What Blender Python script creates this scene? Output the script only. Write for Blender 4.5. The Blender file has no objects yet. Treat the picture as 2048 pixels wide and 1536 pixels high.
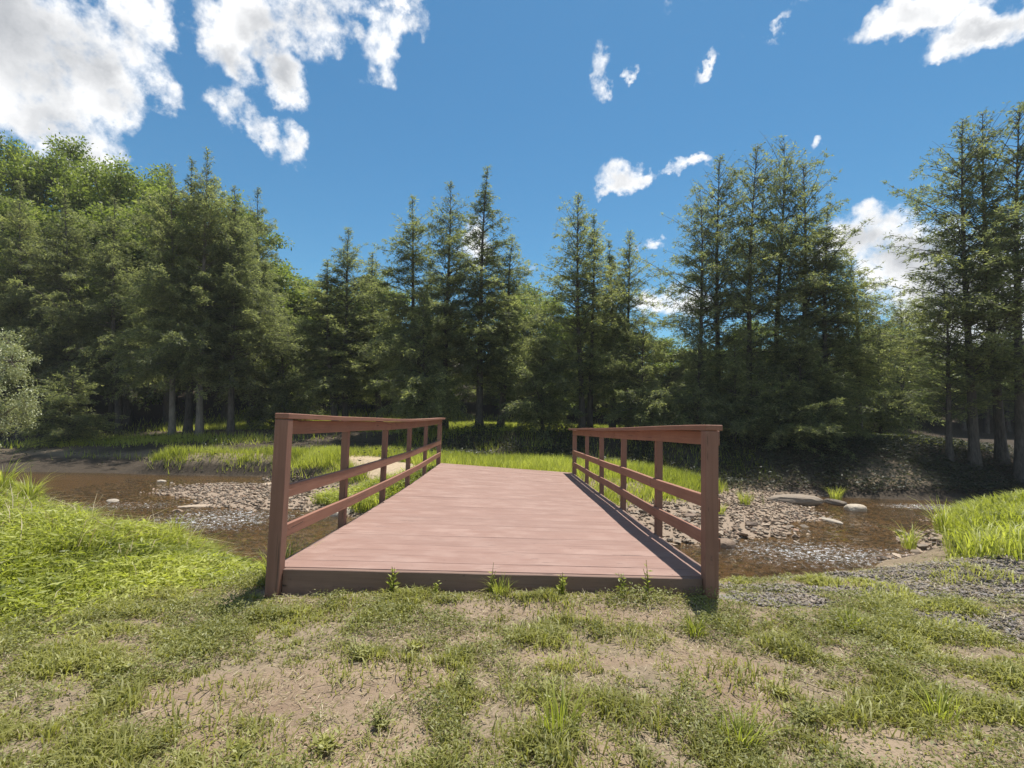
import bpy, bmesh, math, random
import numpy as np
from mathutils import Vector, Matrix, Quaternion, noise as mnoise

# ------------------------------------------------------------------ camera
CZ = 1.22
ROLL = math.radians(1.35)
PITCH = math.atan(78.3 / 1000)
FPX = 1000.0                       # focal length in pixels of a 2048 wide frame
scene = bpy.context.scene
col = scene.collection
cam_d = bpy.data.cameras.new('camera')
cam = bpy.data.objects.new('camera', cam_d)
col.objects.link(cam)
cam_d.sensor_width = 36.0
cam_d.lens = 36.0 * FPX / 2048
cam_d.clip_end = 3000
cam_d.clip_start = 0.05
_f = np.array([0, math.cos(PITCH), math.sin(PITCH)])
_r0 = np.array([1.0, 0, 0])
_u0 = np.cross(_r0, _f)
_r = _r0 * math.cos(ROLL) + _u0 * math.sin(ROLL)
_u = -_r0 * math.sin(ROLL) + _u0 * math.cos(ROLL)
M = Matrix(((_r[0], _u[0], -_f[0], 0), (_r[1], _u[1], -_f[1], 0), (_r[2], _u[2], -_f[2], CZ), (0, 0, 0, 1)))
cam.matrix_world = M
scene.camera = cam

def ray(px, py):
    return _f + _r * (px - 1024) / FPX + _u * (768 - py) / FPX
def at_depth(px, py, y):
    d = ray(px, py)
    return np.array([0, 0, CZ]) + d * (y / d[1])

# ------------------------------------------------------------------ light
SUN_EL = math.radians(73)
SUN_AZ = math.radians(27)          # clockwise from +Y (towards +X)
SKY_STRENGTH = 0.12
scene.cycles.max_bounces = 14
scene.cycles.diffuse_bounces = 9
scene.cycles.transmission_bounces = 9
scene.view_settings.view_transform = 'Standard'
scene.view_settings.look = 'None'
scene.view_settings.gamma = 1.0
scene.view_settings.use_curve_mapping = False
scene.view_settings.exposure = 0.6
sd = bpy.data.lights.new('sun', 'SUN')
sd.energy = 5.0
sd.angle = math.radians(0.53)
sd.color = (1.0, 0.955, 0.88)
sun = bpy.data.objects.new('sun', sd)
col.objects.link(sun)
sdir = Vector((math.sin(SUN_AZ) * math.cos(SUN_EL), math.cos(SUN_AZ) * math.cos(SUN_EL), math.sin(SUN_EL)))
sun.rotation_euler = (-sdir).to_track_quat('-Z', 'Y').to_euler()

world = bpy.data.worlds.new('World')
scene.world = world
world.use_nodes = True

class NT:
    """small helper to write node graphs"""
    def __init__(s, tree):
        s.t = tree; s.n = tree.nodes; s.l = tree.links
    def put(s, sock, v):
        if v is None: return
        if isinstance(v, bpy.types.NodeSocket): s.l.new(v, sock)
        elif isinstance(v, (tuple, list)) and len(v) == 3 and sock.type == 'RGBA': sock.default_value = (*v, 1)
        else: sock.default_value = v
    def node(s, typ, ins=None, **kw):
        n = s.n.new(typ)
        for k, v in kw.items(): setattr(n, k, v)
        for k, v in (ins or {}).items(): s.put(n.inputs[k], v)
        return n
    def m(s, op, a, b=None, c=None, clamp=False):
        n = s.n.new('ShaderNodeMath'); n.operation = op; n.use_clamp = clamp
        for i, v in enumerate((a, b, c)): s.put(n.inputs[i], v)
        return n.outputs[0]
    def vm(s, op, a, b=None, c=None):
        n = s.n.new('ShaderNodeVectorMath'); n.operation = op
        for i, v in enumerate((a, b, c)):
            if v is not None: s.put(n.inputs[i], v)
        return n.outputs['Value' if op in ('DOT_PRODUCT', 'LENGTH', 'DISTANCE') else 'Vector']
    def scale(s, a, f):
        n = s.n.new('ShaderNodeVectorMath'); n.operation = 'SCALE'
        s.put(n.inputs[0], a); s.put(n.inputs[3], f); return n.outputs[0]
    def mix(s, f, a, b, blend='MIX'):
        n = s.n.new('ShaderNodeMix'); n.data_type = 'RGBA'; n.blend_type = blend
        s.put(n.inputs[0], f); s.put(n.inputs[6], a); s.put(n.inputs[7], b); return n.outputs[2]
    def noise(s, vec, sc, det=4, rough=.55, dist=0.0, out=0):
        n = s.n.new('ShaderNodeTexNoise')
        if vec is not None: s.put(n.inputs['Vector'], vec)
        n.inputs['Scale'].default_value = sc; n.inputs['Detail'].default_value = det
        n.inputs['Roughness'].default_value = rough; n.inputs['Distortion'].default_value = dist
        return n.outputs[out]
    def step(s, v, a, b, lo=0.0, hi=1.0):
        n = s.n.new('ShaderNodeMapRange'); n.interpolation_type = 'SMOOTHSTEP'
        s.put(n.inputs[0], v); n.inputs[1].default_value = a; n.inputs[2].default_value = b
        n.inputs[3].default_value = lo; n.inputs[4].default_value = hi; return n.outputs[0]
    def lin(s, v, a, b, lo=0.0, hi=1.0):
        n = s.n.new('ShaderNodeMapRange')
        s.put(n.inputs[0], v); n.inputs[1].default_value = a; n.inputs[2].default_value = b
        n.inputs[3].default_value = lo; n.inputs[4].default_value = hi; return n.outputs[0]

def build_sky():
    w = NT(world.node_tree); w.n.clear()
    out = w.node('ShaderNodeOutputWorld')
    sky = w.node('ShaderNodeTexSky')
    sky.sky_type = 'NISHITA'; sky.sun_disc = False
    sky.sun_elevation = SUN_EL; sky.sun_rotation = SUN_AZ
    sky.altitude = 0; sky.air_density = 1.0; sky.dust_density = 0.25; sky.ozone_density = 2.5
    skyc = w.node('ShaderNodeHueSaturation', {'Saturation': 1.12, 'Value': SKY_VALUE, 'Color': sky.outputs[0]}).outputs[0]
    skyc = w.mix(1.0, skyc, (.40, .675, .68), 'MULTIPLY')
    tc = w.node('ShaderNodeTexCoord').outputs['Generated']
    d = w.vm('NORMALIZE', tc)
    # ragged edges: the direction is warped by several octaves of noise
    w1 = w.vm('SUBTRACT', w.noise(d, 7.0, 3, .6, out=1), (.5, .5, .5))
    w2 = w.vm('SUBTRACT', w.noise(d, 24.0, 4, .65, out=1), (.5, .5, .5))
    dw = w.vm('ADD', d, w.vm('ADD', w.scale(w1, .085), w.scale(w2, .05)))
    sp = w.node('ShaderNodeSeparateXYZ', {0: dw}).outputs
    az = w.m('ARCTAN2', sp[0], sp[1])
    el = w.m('ARCSINE', sp[2])
    acc = None
    def angs(v):
        v = v / np.linalg.norm(v); return math.atan2(v[0], v[1]), math.asin(v[2])
    lst = []
    for (px, py, rx, ry, ang, stg) in CLOUDS:
        a, e = angs(ray(px, py))
        a2, e2 = angs(ray(px + 5, py)); a3, e3 = angs(ray(px, py + 5))
        kx = math.hypot(a2 - a, e2 - e) / 5; ky = math.hypot(a3 - a, e3 - e) / 5
        lst.append((a, e, rx * abs(a2 - a) / 5, ry * ky, ang, stg))
    rnd = random.Random(11)
    for k in range(26):          # unseen cumulus round the rest of the sky, added to brighten the fill light
        a = math.radians(62 + 236 * (k + .5 * rnd.random()) / 26); e = math.radians(rnd.choice([rnd.uniform(8, 40), rnd.uniform(40, 75)]))
        if a > math.pi: a -= 2 * math.pi
        lst.append((a, e, rnd.uniform(.1, .25) / math.cos(e), rnd.uniform(.06, .13), 0, 1))
    for (a, e, rx, ry, ang, stg) in lst:
        x = w.m('SUBTRACT', az, a); y = w.m('SUBTRACT', el, e)
        c, s_ = math.cos(math.radians(ang)), math.sin(math.radians(ang))
        if ang:
            xx = w.m('MULTIPLY_ADD', x, c / rx, w.m('MULTIPLY', y, s_ / rx))
            yy = w.m('MULTIPLY_ADD', y, c / ry, w.m('MULTIPLY', x, -s_ / ry))
        else:
            xx = w.m('MULTIPLY', x, 1 / rx); yy = w.m('MULTIPLY', y, 1 / ry)
        q = w.m('MULTIPLY_ADD', xx, xx, w.m('MULTIPLY', yy, yy))
        b = w.m('MULTIPLY_ADD', q, -.62 * stg, stg, clamp=False)
        b = w.m('MAXIMUM', b, -.6)
        acc = b if acc is None else w.m('SMOOTH_MAX', acc, b, .25)
    fb = w.noise(d, 13.0, 7, .62)
    fb2 = w.noise(d, 40.0, 5, .6)
    dens = w.m('ADD', acc, w.m('MULTIPLY_ADD', fb, 2.6, -1.50))
    dens = w.m('ADD', dens, w.m('MULTIPLY_ADD', fb2, 1.1, -.55))
    mask = w.step(dens, -.08, .80)
    # thick parts are grey seen from below, thin lit rims white
    thick = w.step(w.m('ADD', acc, w.m('MULTIPLY_ADD', w.noise(d, 5.0, 4, .55), 1.5, -.75)), .72, 1.6)
    puff = w.lin(w.noise(dw, 16.0, 5, .6), .35, .65, -.09, .10)
    lum = w.m('ADD', w.m('MULTIPLY_ADD', thick, -.62, 1.04), puff)
    cc = w.mix(w.lin(lum, .35, 1.05), (.29, .31, .345), (1.0, 1.0, 1.0))
    bg1 = w.node('ShaderNodeBackground', {'Color': skyc, 'Strength': SKY_STRENGTH})
    bg2 = w.node('ShaderNodeBackground', {'Color': cc, 'Strength': 0.78})
    mx = w.node('ShaderNodeMixShader', {0: mask, 1: bg1.outputs[0], 2: bg2.outputs[0]})
    w.l.new(mx.outputs[0], out.inputs[0])
SKY_VALUE = 1.0
CLOUDS = [
 (-60,60,330,200,0,1.25),(140,110,190,120,0,1.1),(255,60,80,120,0,1.1),(70,230,170,75,0,1.1),(150,285,110,48,-30,1.05),(205,315,40,18,-30,.7),(300,190,75,34,0,.85),
 (525,50,125,95,0,1.2),(458,115,85,52,-20,1.1),(575,155,55,55,0,1.1),(610,40,100,80,0,1.1),(470,205,42,48,-30,.8),(525,250,66,30,-35,.78),(594,290,32,50,20,.8),
 (700,18,130,42,0,.95),(700,75,70,26,-35,.7),(752,100,34,80,-10,.85),(778,160,15,26,0,.55),(838,40,22,34,30,.62),(800,5,70,24,0,.85),
 (1193,155,20,50,0,.85),(1244,148,15,11,30,.6),(1420,122,24,11,25,.6),(1338,14,18,12,20,.5),(1572,45,34,9,25,.45),(1608,8,26,12,10,.55),
 (1850,25,120,45,0,1.1),(1950,55,110,40,0,1.1),(1768,62,38,22,0,.75),(2060,10,90,40,0,1),(1940,92,20,20,0,.5),
 (1240,342,44,26,0,.95),(1203,362,28,13,10,.75),(1290,350,36,15,15,.75),(1372,334,40,13,-8,.85),(1643,300,16,9,35,.5),
 (1752,440,70,40,0,1.05),(1720,485,90,50,0,1.15),(1820,520,120,90,0,1.2),(1950,600,200,130,0,1.25),(2000,730,170,90,0,1.1),(1785,398,20,8,0,.55),
 (1340,605,80,30,0,.9),(1052,528,15,9,0,.75),(1296,492,24,7,0,.6),(945,485,36,48,0,.85),
]
build_sky()

# ------------------------------------------------------------------ helpers
rng = np.random.default_rng(7)
random.seed(5)

def tag(o, label=None, cat=None, group=None, kind=None):
    if label: o['label'] = label
    if cat: o['category'] = cat
    if group: o['group'] = group
    if kind: o['kind'] = kind
    return o
def link(o, parent=None):
    col.objects.link(o)
    if parent is not None: o.parent = parent
    return o
def empty(name, loc, label, cat, group=None):
    o = bpy.data.objects.new(name, None); o.empty_display_size = .2
    col.objects.link(o); o.location = loc
    return tag(o, label, cat, group)
def mesh_np(name, V, Fc, mat, attrs=None, smooth=False):
    """V (n,3), Fc (m,k) with k 3 or 4; attrs: name -> (n,) point floats"""
    me = bpy.data.meshes.new(name)
    V = np.ascontiguousarray(V, dtype=np.float32); Fc = np.ascontiguousarray(Fc, dtype=np.int32)
    k = Fc.shape[1]
    me.vertices.add(len(V)); me.vertices.foreach_set('co', V.ravel())
    me.loops.add(Fc.size); me.loops.foreach_set('vertex_index', Fc.ravel())
    me.polygons.add(len(Fc))
    me.polygons.foreach_set('loop_start', np.arange(0, Fc.size, k, dtype=np.int32))
    me.polygons.foreach_set('loop_total', np.full(len(Fc), k, dtype=np.int32))
    if smooth: me.polygons.foreach_set('use_smooth', np.ones(len(Fc), dtype=bool))
    for n, a in (attrs or {}).items():
        at = me.attributes.new(n, 'FLOAT', 'POINT'); at.data.foreach_set('value', np.ascontiguousarray(a, dtype=np.float32))
    me.update(calc_edges=True)
    if mat: me.materials.append(mat)
    return me
def obj_np(name, V, Fc, mat, attrs=None, parent=None, smooth=False):
    return link(bpy.data.objects.new(name, mesh_np(name, V, Fc, mat, attrs, smooth)), parent)

def _hash(i, j, s):
    n = (i.astype(np.int64) * 374761393 + j.astype(np.int64) * 668265263 + s * 974711) & 0x7fffffff
    n = ((n ^ (n >> 13)) * 1274126177) & 0x7fffffff
    return ((n ^ (n >> 16)) & 0xffff) / 65535.0
def vnoise(x, y, s=0):
    x = np.asarray(x, float); y = np.asarray(y, float)
    i = np.floor(x); j = np.floor(y); fx = x - i; fy = y - j
    fx = fx * fx * (3 - 2 * fx); fy = fy * fy * (3 - 2 * fy)
    a = _hash(i, j, s); b = _hash(i + 1, j, s); c = _hash(i, j + 1, s); d = _hash(i + 1, j + 1, s)
    return (a * (1 - fx) + b * fx) * (1 - fy) + (c * (1 - fx) + d * fx) * fy
def fbm(x, y, s=0, o=4):
    r = 0; a = .5; t = 0
    for k in range(o):
        r = r + a * vnoise(x * 2 ** k + 17.3 * k, y * 2 ** k - 9.1 * k, s + k); t += a; a *= .5
    return r / t
def tuft(x, y, s, sc): return fbm(np.asarray(x) * sc, np.asarray(y) * sc, s, 3)
def sstep(v, a, b):
    t = np.clip((v - a) / (b - a), 0, 1); return t * t * (3 - 2 * t)

# ------------------------------------------------------------------ terrain
WATER = -0.7
BACK = [(30, 1.0), (44, 4.0), (70, 8.5), (120, 10.0)]
PROF = {
 -30: [(-20,.1),(14,.1),(16,-.72),(17,-.9),(20,-.9),(22,-.65),(26,0),(30,.6)],
 -16: [(-20,.1),(9,.1),(12,0),(13,-.74),(14,-.9),(15.5,-.85),(16.2,-.68),(18,-.35),(22,.3),(28,.7)],
 -12.6: [(-20,.08),(8.2,.05),(10.1,0),(11.2,-.74),(12,-.88),(15.9,-.85),(16.4,-.68),(18,-.42),(20,.1),(23,.6)],
 -11.4: [(-20,.08),(8,.05),(9.7,0),(10.8,-.74),(12,-.88),(15.9,-.85),(16.35,-.78),(16.5,-.15),(17,-.02),(18.4,-.1),(20,.1),(23,.6)],
 -8: [(-20,.05),(6.8,.05),(7.6,0),(8.7,-.74),(9.6,-.82),(11.6,-.78),(12.5,-.655),(14.4,-.68),(15.4,-.82),(16.55,-.8),(16.7,-.15),(17.2,-.02),(18.6,-.05),(22,.6)],
 -6: [(-20,.05),(5.3,.04),(6.1,0),(7.2,-.72),(8.2,-.79),(10.5,-.74),(11.3,-.63),(13.9,-.58),(14.6,-.78),(15.35,-.78),(15.5,-.2),(16.1,-.02),(19,.05),(22,.65)],
 -4: [(-20,.03),(4.2,.0),(5.0,-.05),(6.2,-.72),(7.2,-.82),(9.8,-.84),(11.0,-.66),(12.2,-.62),(12.7,-.55),(13.1,-.22),(14,-.02),(18,.05),(21,.7)],
 -1.6: [(-20,.0),(3.8,.0),(4.3,-.06),(5.4,-.75),(6.5,-.92),(9,-.85),(9.9,-.6),(10.9,-.12),(11.8,.1),(15,.12),(17.5,-.1),(20.5,.85)],
 0: [(-20,.0),(3.6,.05),(4.2,-.02),(5.3,-.75),(6.5,-.95),(8,-.85),(9.2,-.6),(10.7,-.1),(11.8,.06),(15,.08),(17,-.2),(20.3,.9)],
 1.5: [(-20,.0),(3.6,.03),(4.3,-.02),(5.4,-.72),(6.3,-.92),(7.9,-.85),(8.7,-.64),(10.3,-.35),(11.6,.0),(14.5,.05),(17,-.3),(20.3,.9)],
 3: [(-20,.0),(3.6,.02),(4.4,-.02),(5.4,-.72),(6.3,-.9),(7.8,-.85),(8.5,-.68),(9.6,-.56),(10.8,-.5),(12,-.12),(13.3,.06),(15,.0),(17,-.35),(20.2,.9)],
 4.8: [(-20,.0),(3.6,.03),(5.1,.02),(6.1,-.7),(6.8,-.88),(8.5,-.84),(9.1,-.68),(11,-.56),(12.2,-.52),(13.0,-.34),(13.9,-.2),(15.5,-.45),(17,-.45),(19.8,.85)],
 6.5: [(-20,.0),(4,.06),(6.8,.05),(7.9,-.72),(8.8,-.86),(10.2,-.84),(10.9,-.68),(13,-.6),(14,-.56),(15,-.62),(16.2,-.5),(19.,.82)],
 8.5: [(-20,.0),(4,.06),(8.6,.05),(9.8,-.7),(10.6,-.84),(14.4,-.84),(15.2,-.62),(16.4,0),(18.2,.8)],
 12: [(-20,.1),(4,.1),(10.6,.08),(11.9,-.7),(12.8,-.84),(14.1,-.84),(14.7,-.6),(16,.35),(17,.72)],
 16: [(-20,.1),(4,.15),(12.6,.1),(13.8,-.7),(14.4,-.84),(15.4,-.8),(16,-.5),(17.2,.5),(18,.78)],
 30: [(-20,.1),(4,.2),(17,.1),(18,-.7),(18.6,-.84),(20,-.8),(21,-.5),(22.5,.4),(24,.8)],
}
GX = np.arange(-62, 62.01, .2); GY = np.arange(-20, 100.01, .2)
def _terrain():
    ks = sorted(PROF)
    P = np.array([np.interp(GY, *zip(*(PROF[k] + BACK))) for k in ks])
    Z = np.empty((len(GX), len(GY)))
    # smoothstep interpolation between the columns
    for i, x in enumerate(GX):
        j = np.searchsorted(ks, x) - 1
        if j < 0: Z[i] = P[0]
        elif j >= len(ks) - 1: Z[i] = P[-1]
        else:
            t = (x - ks[j]) / (ks[j + 1] - ks[j]); Z[i] = P[j] * (1 - t) + P[j + 1] * t
    for _ in range(2):
        Zp = np.pad(Z, 1, mode='edge')
        Z = (Zp[1:-1, 1:-1] * 2 + Zp[:-2, 1:-1] + Zp[2:, 1:-1] + Zp[1:-1, :-2] + Zp[1:-1, 2:]) / 6
    X, Y = np.meshgrid(GX, GY, indexing='ij')
    # wooded rise at the back left
    Z += 7.0 * sstep(Y, 25, 60) * sstep(-X, -4, 26)
    return Z
GZ = _terrain()
def h0(x, y):
    x = np.clip(np.asarray(x, float), GX[0], GX[-1] - .01); y = np.clip(np.asarray(y, float), GY[0], GY[-1] - .01)
    a = (x - GX[0]) / .2; b = (y - GY[0]) / .2
    i = a.astype(int); j = b.astype(int); a = a - i; b = b - j
    return (GZ[i, j] * (1 - a) + GZ[i + 1, j] * a) * (1 - b) + (GZ[i, j + 1] * (1 - a) + GZ[i + 1, j + 1] * a) * b
def h(x, y):
    x = np.asarray(x, float); y = np.asarray(y, float)
    z = h0(x, y)
    z = z + .05 * (fbm(x * 1.1, y * 1.1, 3, 4) - .5) + .035 * (fbm(x * 6, y * 6, 9, 3) - .5)
    far = sstep(np.abs(y - 10), 9, 25)
    z = z + far * .25 * (fbm(x * .35, y * .35, 21, 3) - .5)
    pile = np.exp(-((x - 4.0) / 1.2) ** 2 - ((y - 4.55) / .6) ** 2)
    z = z + .13 * pile + .02 * pile * (fbm(x * 9, y * 9, 31, 3) - .5) * 3
    lip = np.exp(-((x + .1) / 1.7) ** 4 - ((y - 3.45) / .28) ** 2)
    return z + (.045 + .012 * np.clip(x, -1.5, 1.5)) * lip
# --- what covers the ground where (0..1 masks)
def ell(x, y, cx, cy, rx, ry, p=2):
    return np.exp(-(((x - cx) / rx) ** 2 + ((y - cy) / ry) ** 2) ** (p / 2) * 1.2)
def m_bare(x, y):
    n = fbm(x * 2.3, y * 2.3, 41, 4)
    e = np.maximum.reduce([ell(x, y, -.98, 2.28, .62, .24, 4), ell(x, y, -.5, 2.42, .35, .16, 3), ell(x, y, 1.08, 2.42, .30, .42, 3), ell(x, y, .05, 3.2, 1.0, .10, 3) * .9,
                           ell(x, y, -2.25, 2.72, .28, .10, 3), ell(x, y, -.75, 1.95, .55, .2, 3) * .9, ell(x, y, 1.55, 2.02, .5, .3, 3) * .8, ell(x, y, -1.1, 3.15, .5, .12, 3) * .8,
                           ell(x, y, .35, 1.85, .12, .22, 3) * .8, ell(x, y, -.25, 2.85, .3, .1, 3) * .8, ell(x, y, .35, 2.62, .5, .1, 3) * .7])
    return np.clip(sstep(e + (n - .5) * 1.5, .32, .62), 0, 1)
def m_gravel(x, y):
    x = np.asarray(x, float); y = np.asarray(y, float)
    e = np.maximum.reduce([ell(x, y, 5.0, 5.6, 1.0, .8, 4), ell(x, y, 3.9, 4.3, 1.5, .7, 4), ell(x, y, 4.6, 3.5, .9, .7, 3), ell(x, y, 2.2, 3.9, .9, .14, 3) * .7, ell(x, y, 1.25, 3.58, .7, .10, 3) * .75,
                           ell(x, y, 2.9, 3.85, .8, .3, 3) * .75, ell(x, y, 3.3, 3.25, .8, .34, 3) * .8, ell(x, y, 1.95, 3.55, .6, .2, 3) * .7])
    n = fbm(x * 3, y * 3, 51, 4)
    return sstep(e + (n - .5) * .9, .35, .6)
def m_lush(x, y):
    q = (tuft(x, y, 199, 1.8) - .5) * 1.1
    e = sstep(-x + .75 * (y - 3.3) + q, 1.9, 3.1) * sstep(-x, 1.66, 1.8) * (x < 0)
    e = np.maximum(e, sstep(x - .84 * y, .05, .5) * sstep(y, 4.6, 5.4))
    return e * (1 - m_gravel(x, y))
def m_path(x, y):      # trodden sand from the far end of the bridge to the left
    cx = np.interp(y, [11.2, 13, 15, 18, 22, 28], [-1.9, -3.1, -4.0, -5.6, -7.5, -9])
    w = np.interp(y, [11.2, 14, 18, 24], [.6, 1.0, .9, .7])
    return sstep(w * 1.1 - np.abs(x - cx) + (fbm(x * 1.5, y * 1.5, 61, 3) - .5) * .8, 0, .5) * sstep(y, 10.9, 11.4) * (1 - sstep(y, 16, 18.5))
def m_stream(x, y):
    z = h0(x, y)
    inn = sstep(-z, .42, .62)
    return inn * sstep(y, 4, 5)
def tall_side(x, y):   # far-side grass banks in the open
    x = np.asarray(x, float); z = h0(x, y)
    g = np.where((x < -5.3) & (x > -11.9) & (y > 14.8), sstep(z, -.68, -.6), sstep(z, -.47, -.33)) * sstep(y, 9.0, 9.8)
    g = g * (1 - sstep(-x, 4.2, 4.7) * (1 - sstep(y, 14.4, 14.9)))
    return g * (1 - m_path(x, y))

def ground_material():
    mat = bpy.data.materials.new('earth'); mat.use_nodes = True
    w = NT(mat.node_tree); w.n.clear()
    out = w.node('ShaderNodeOutputMaterial')
    P = w.node('ShaderNodeNewGeometry').outputs['Position']
    att = lambda n: w.node('ShaderNodeAttribute', attribute_name=n).outputs['Fac']
    n1 = w.noise(P, 1.7, 6, .6); n2 = w.noise(P, 14, 5, .65); n3 = w.noise(P, 90, 3, .6); n4 = w.noise(P, 38, 4, .7)
    soil = w.mix(w.lin(n1, .35, .65), (.285, .215, .15), (.205, .145, .10))
    soil = w.mix(w.m('MULTIPLY', w.step(n2, .52, .68), .55), soil, (.14, .098, .065))
    soil = w.mix(w.m('MULTIPLY', w.step(n4, .6, .72), .5), soil, (.38, .305, .225))
    turf = w.mix(w.lin(n2, .35, .65), (.17, .132, .088), (.27, .208, .145))
    turf = w.mix(w.m('MULTIPLY', w.step(n3, .55, .7), .5), turf, (.05, .06, .02))
    wood = w.mix(w.lin(n2, .35, .65), (.035, .028, .021), (.068, .052, .037))  # forest floor colour, darkened to hold part of the tree shade
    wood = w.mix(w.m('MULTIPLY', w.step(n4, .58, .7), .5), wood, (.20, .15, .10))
    gr = w.mix(w.lin(n3, .35, .65), (.13, .12, .115), (.27, .25, .235))
    bed = w.mix(w.lin(n2, .35, .65), (.10, .060, .028), (.24, .155, .085))
    bed = w.mix(w.m('MULTIPLY', w.step(n4, .55, .66), .7), bed, (.33, .235, .15))
    bar = w.mix(w.lin(n3, .35, .65), (.19, .14, .10), (.34, .265, .20))
    path = w.mix(w.lin(n2, .35, .65), (.34, .26, .17), (.45, .35, .24))
    c = w.mix(att('bare'), turf, soil)
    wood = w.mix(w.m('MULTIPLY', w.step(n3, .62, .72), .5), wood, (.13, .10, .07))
    c = w.mix(att('gravel'), c, gr)
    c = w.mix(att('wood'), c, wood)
    c = w.mix(att('path'), c, path)
    c = w.mix(att('bar'), c, bar)
    c = w.mix(att('bed'), c, bed)
    bmp = w.node('ShaderNodeBump', {'Strength': .7, 'Distance': .02, 'Height': w.m('ADD', w.m('MULTIPLY', n4, 1.0), w.m('ADD', n2, w.m('MULTIPLY', n3, .5)))})
    b = w.node('ShaderNodeBsdfPrincipled', {'Base Color': c, 'Roughness': .95, 'Specular IOR Level': .15, 'Normal': bmp.outputs[0]})
    w.l.new(b.outputs[0], out.inputs[0])
    return mat
def spaced(spec):
    v = [spec[0][0]]
    for a, b, s in spec:
        n = max(1, round((b - a) / s)); v += list(np.linspace(a, b, n + 1)[1:])
    return np.array(v)
def grid_mesh(name, xs, ys, zf, mat, attrs_f, keep=None):
    X, Y = np.meshgrid(xs, ys, indexing='ij'); x = X.ravel(); y = Y.ravel(); z = zf(x, y)
    nx, ny = len(xs), len(ys)
    I = (np.arange(nx - 1)[:, None] * ny + np.arange(ny - 1)[None, :]).ravel()
    Fc = np.stack([I, I + ny, I + ny + 1, I + 1], 1)
    if keep is not None:
        k = keep(x, y, z); Fc = Fc[k[Fc].any(1)]
    return obj_np(name, np.stack([x, y, z], 1), Fc, mat, {k: f(x, y) for k, f in attrs_f.items()}, smooth=True)
xs = spaced([(-900, -200, 100), (-200, -60, 14), (-60, -20, 1.2), (-20, -7, .2), (-7, 7, .055), (7, 20, .2), (20, 60, 1.2), (60, 200, 14), (200, 900, 100)])
ys = spaced([(-900, -100, 100), (-100, -5, 6), (-5, 1, .5), (1, 7, .055), (7, 20, .11), (20, 34, .3), (34, 60, 1), (60, 200, 14), (200, 900, 100)])
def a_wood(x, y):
    # needle litter and painted tree shade on the banks; lit grassy clearings stay green
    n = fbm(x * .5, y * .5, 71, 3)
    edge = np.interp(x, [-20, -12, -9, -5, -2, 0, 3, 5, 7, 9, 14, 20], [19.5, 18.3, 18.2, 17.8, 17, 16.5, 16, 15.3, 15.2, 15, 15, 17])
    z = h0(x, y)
    shade_mud = (1 - sstep(z, -.42, -.25)) * sstep(y, 13, 14) * np.maximum(sstep(-x, 4.8, 5.8) * sstep(y, 14.7, 15.0), sstep(x, 7.6, 8.6))  # foot of the far banks: mud, with shade put into its colour
    return np.maximum(shade_mud, sstep(y - edge + (n - .5) * 3, -.3, 1.0) * (1 - .6 * ell(x, y, -9, 24, 8, 3)))
def a_bar(x, y):
    z = h0(x, y)
    return sstep(z, -.80, -.74) * (1 - sstep(z, -.5, -.40)) * sstep(y, 7.5, 8.2) * (1 - sstep(y, 14.6, 15.4)) * (1 - sstep(x, 8.6, 9.6)) * sstep(x, -9.6, -8.8)
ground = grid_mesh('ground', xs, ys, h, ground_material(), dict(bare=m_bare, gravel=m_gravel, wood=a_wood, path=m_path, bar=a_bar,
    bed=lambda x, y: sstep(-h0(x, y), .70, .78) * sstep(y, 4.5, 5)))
tag(ground, kind='structure')

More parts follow.
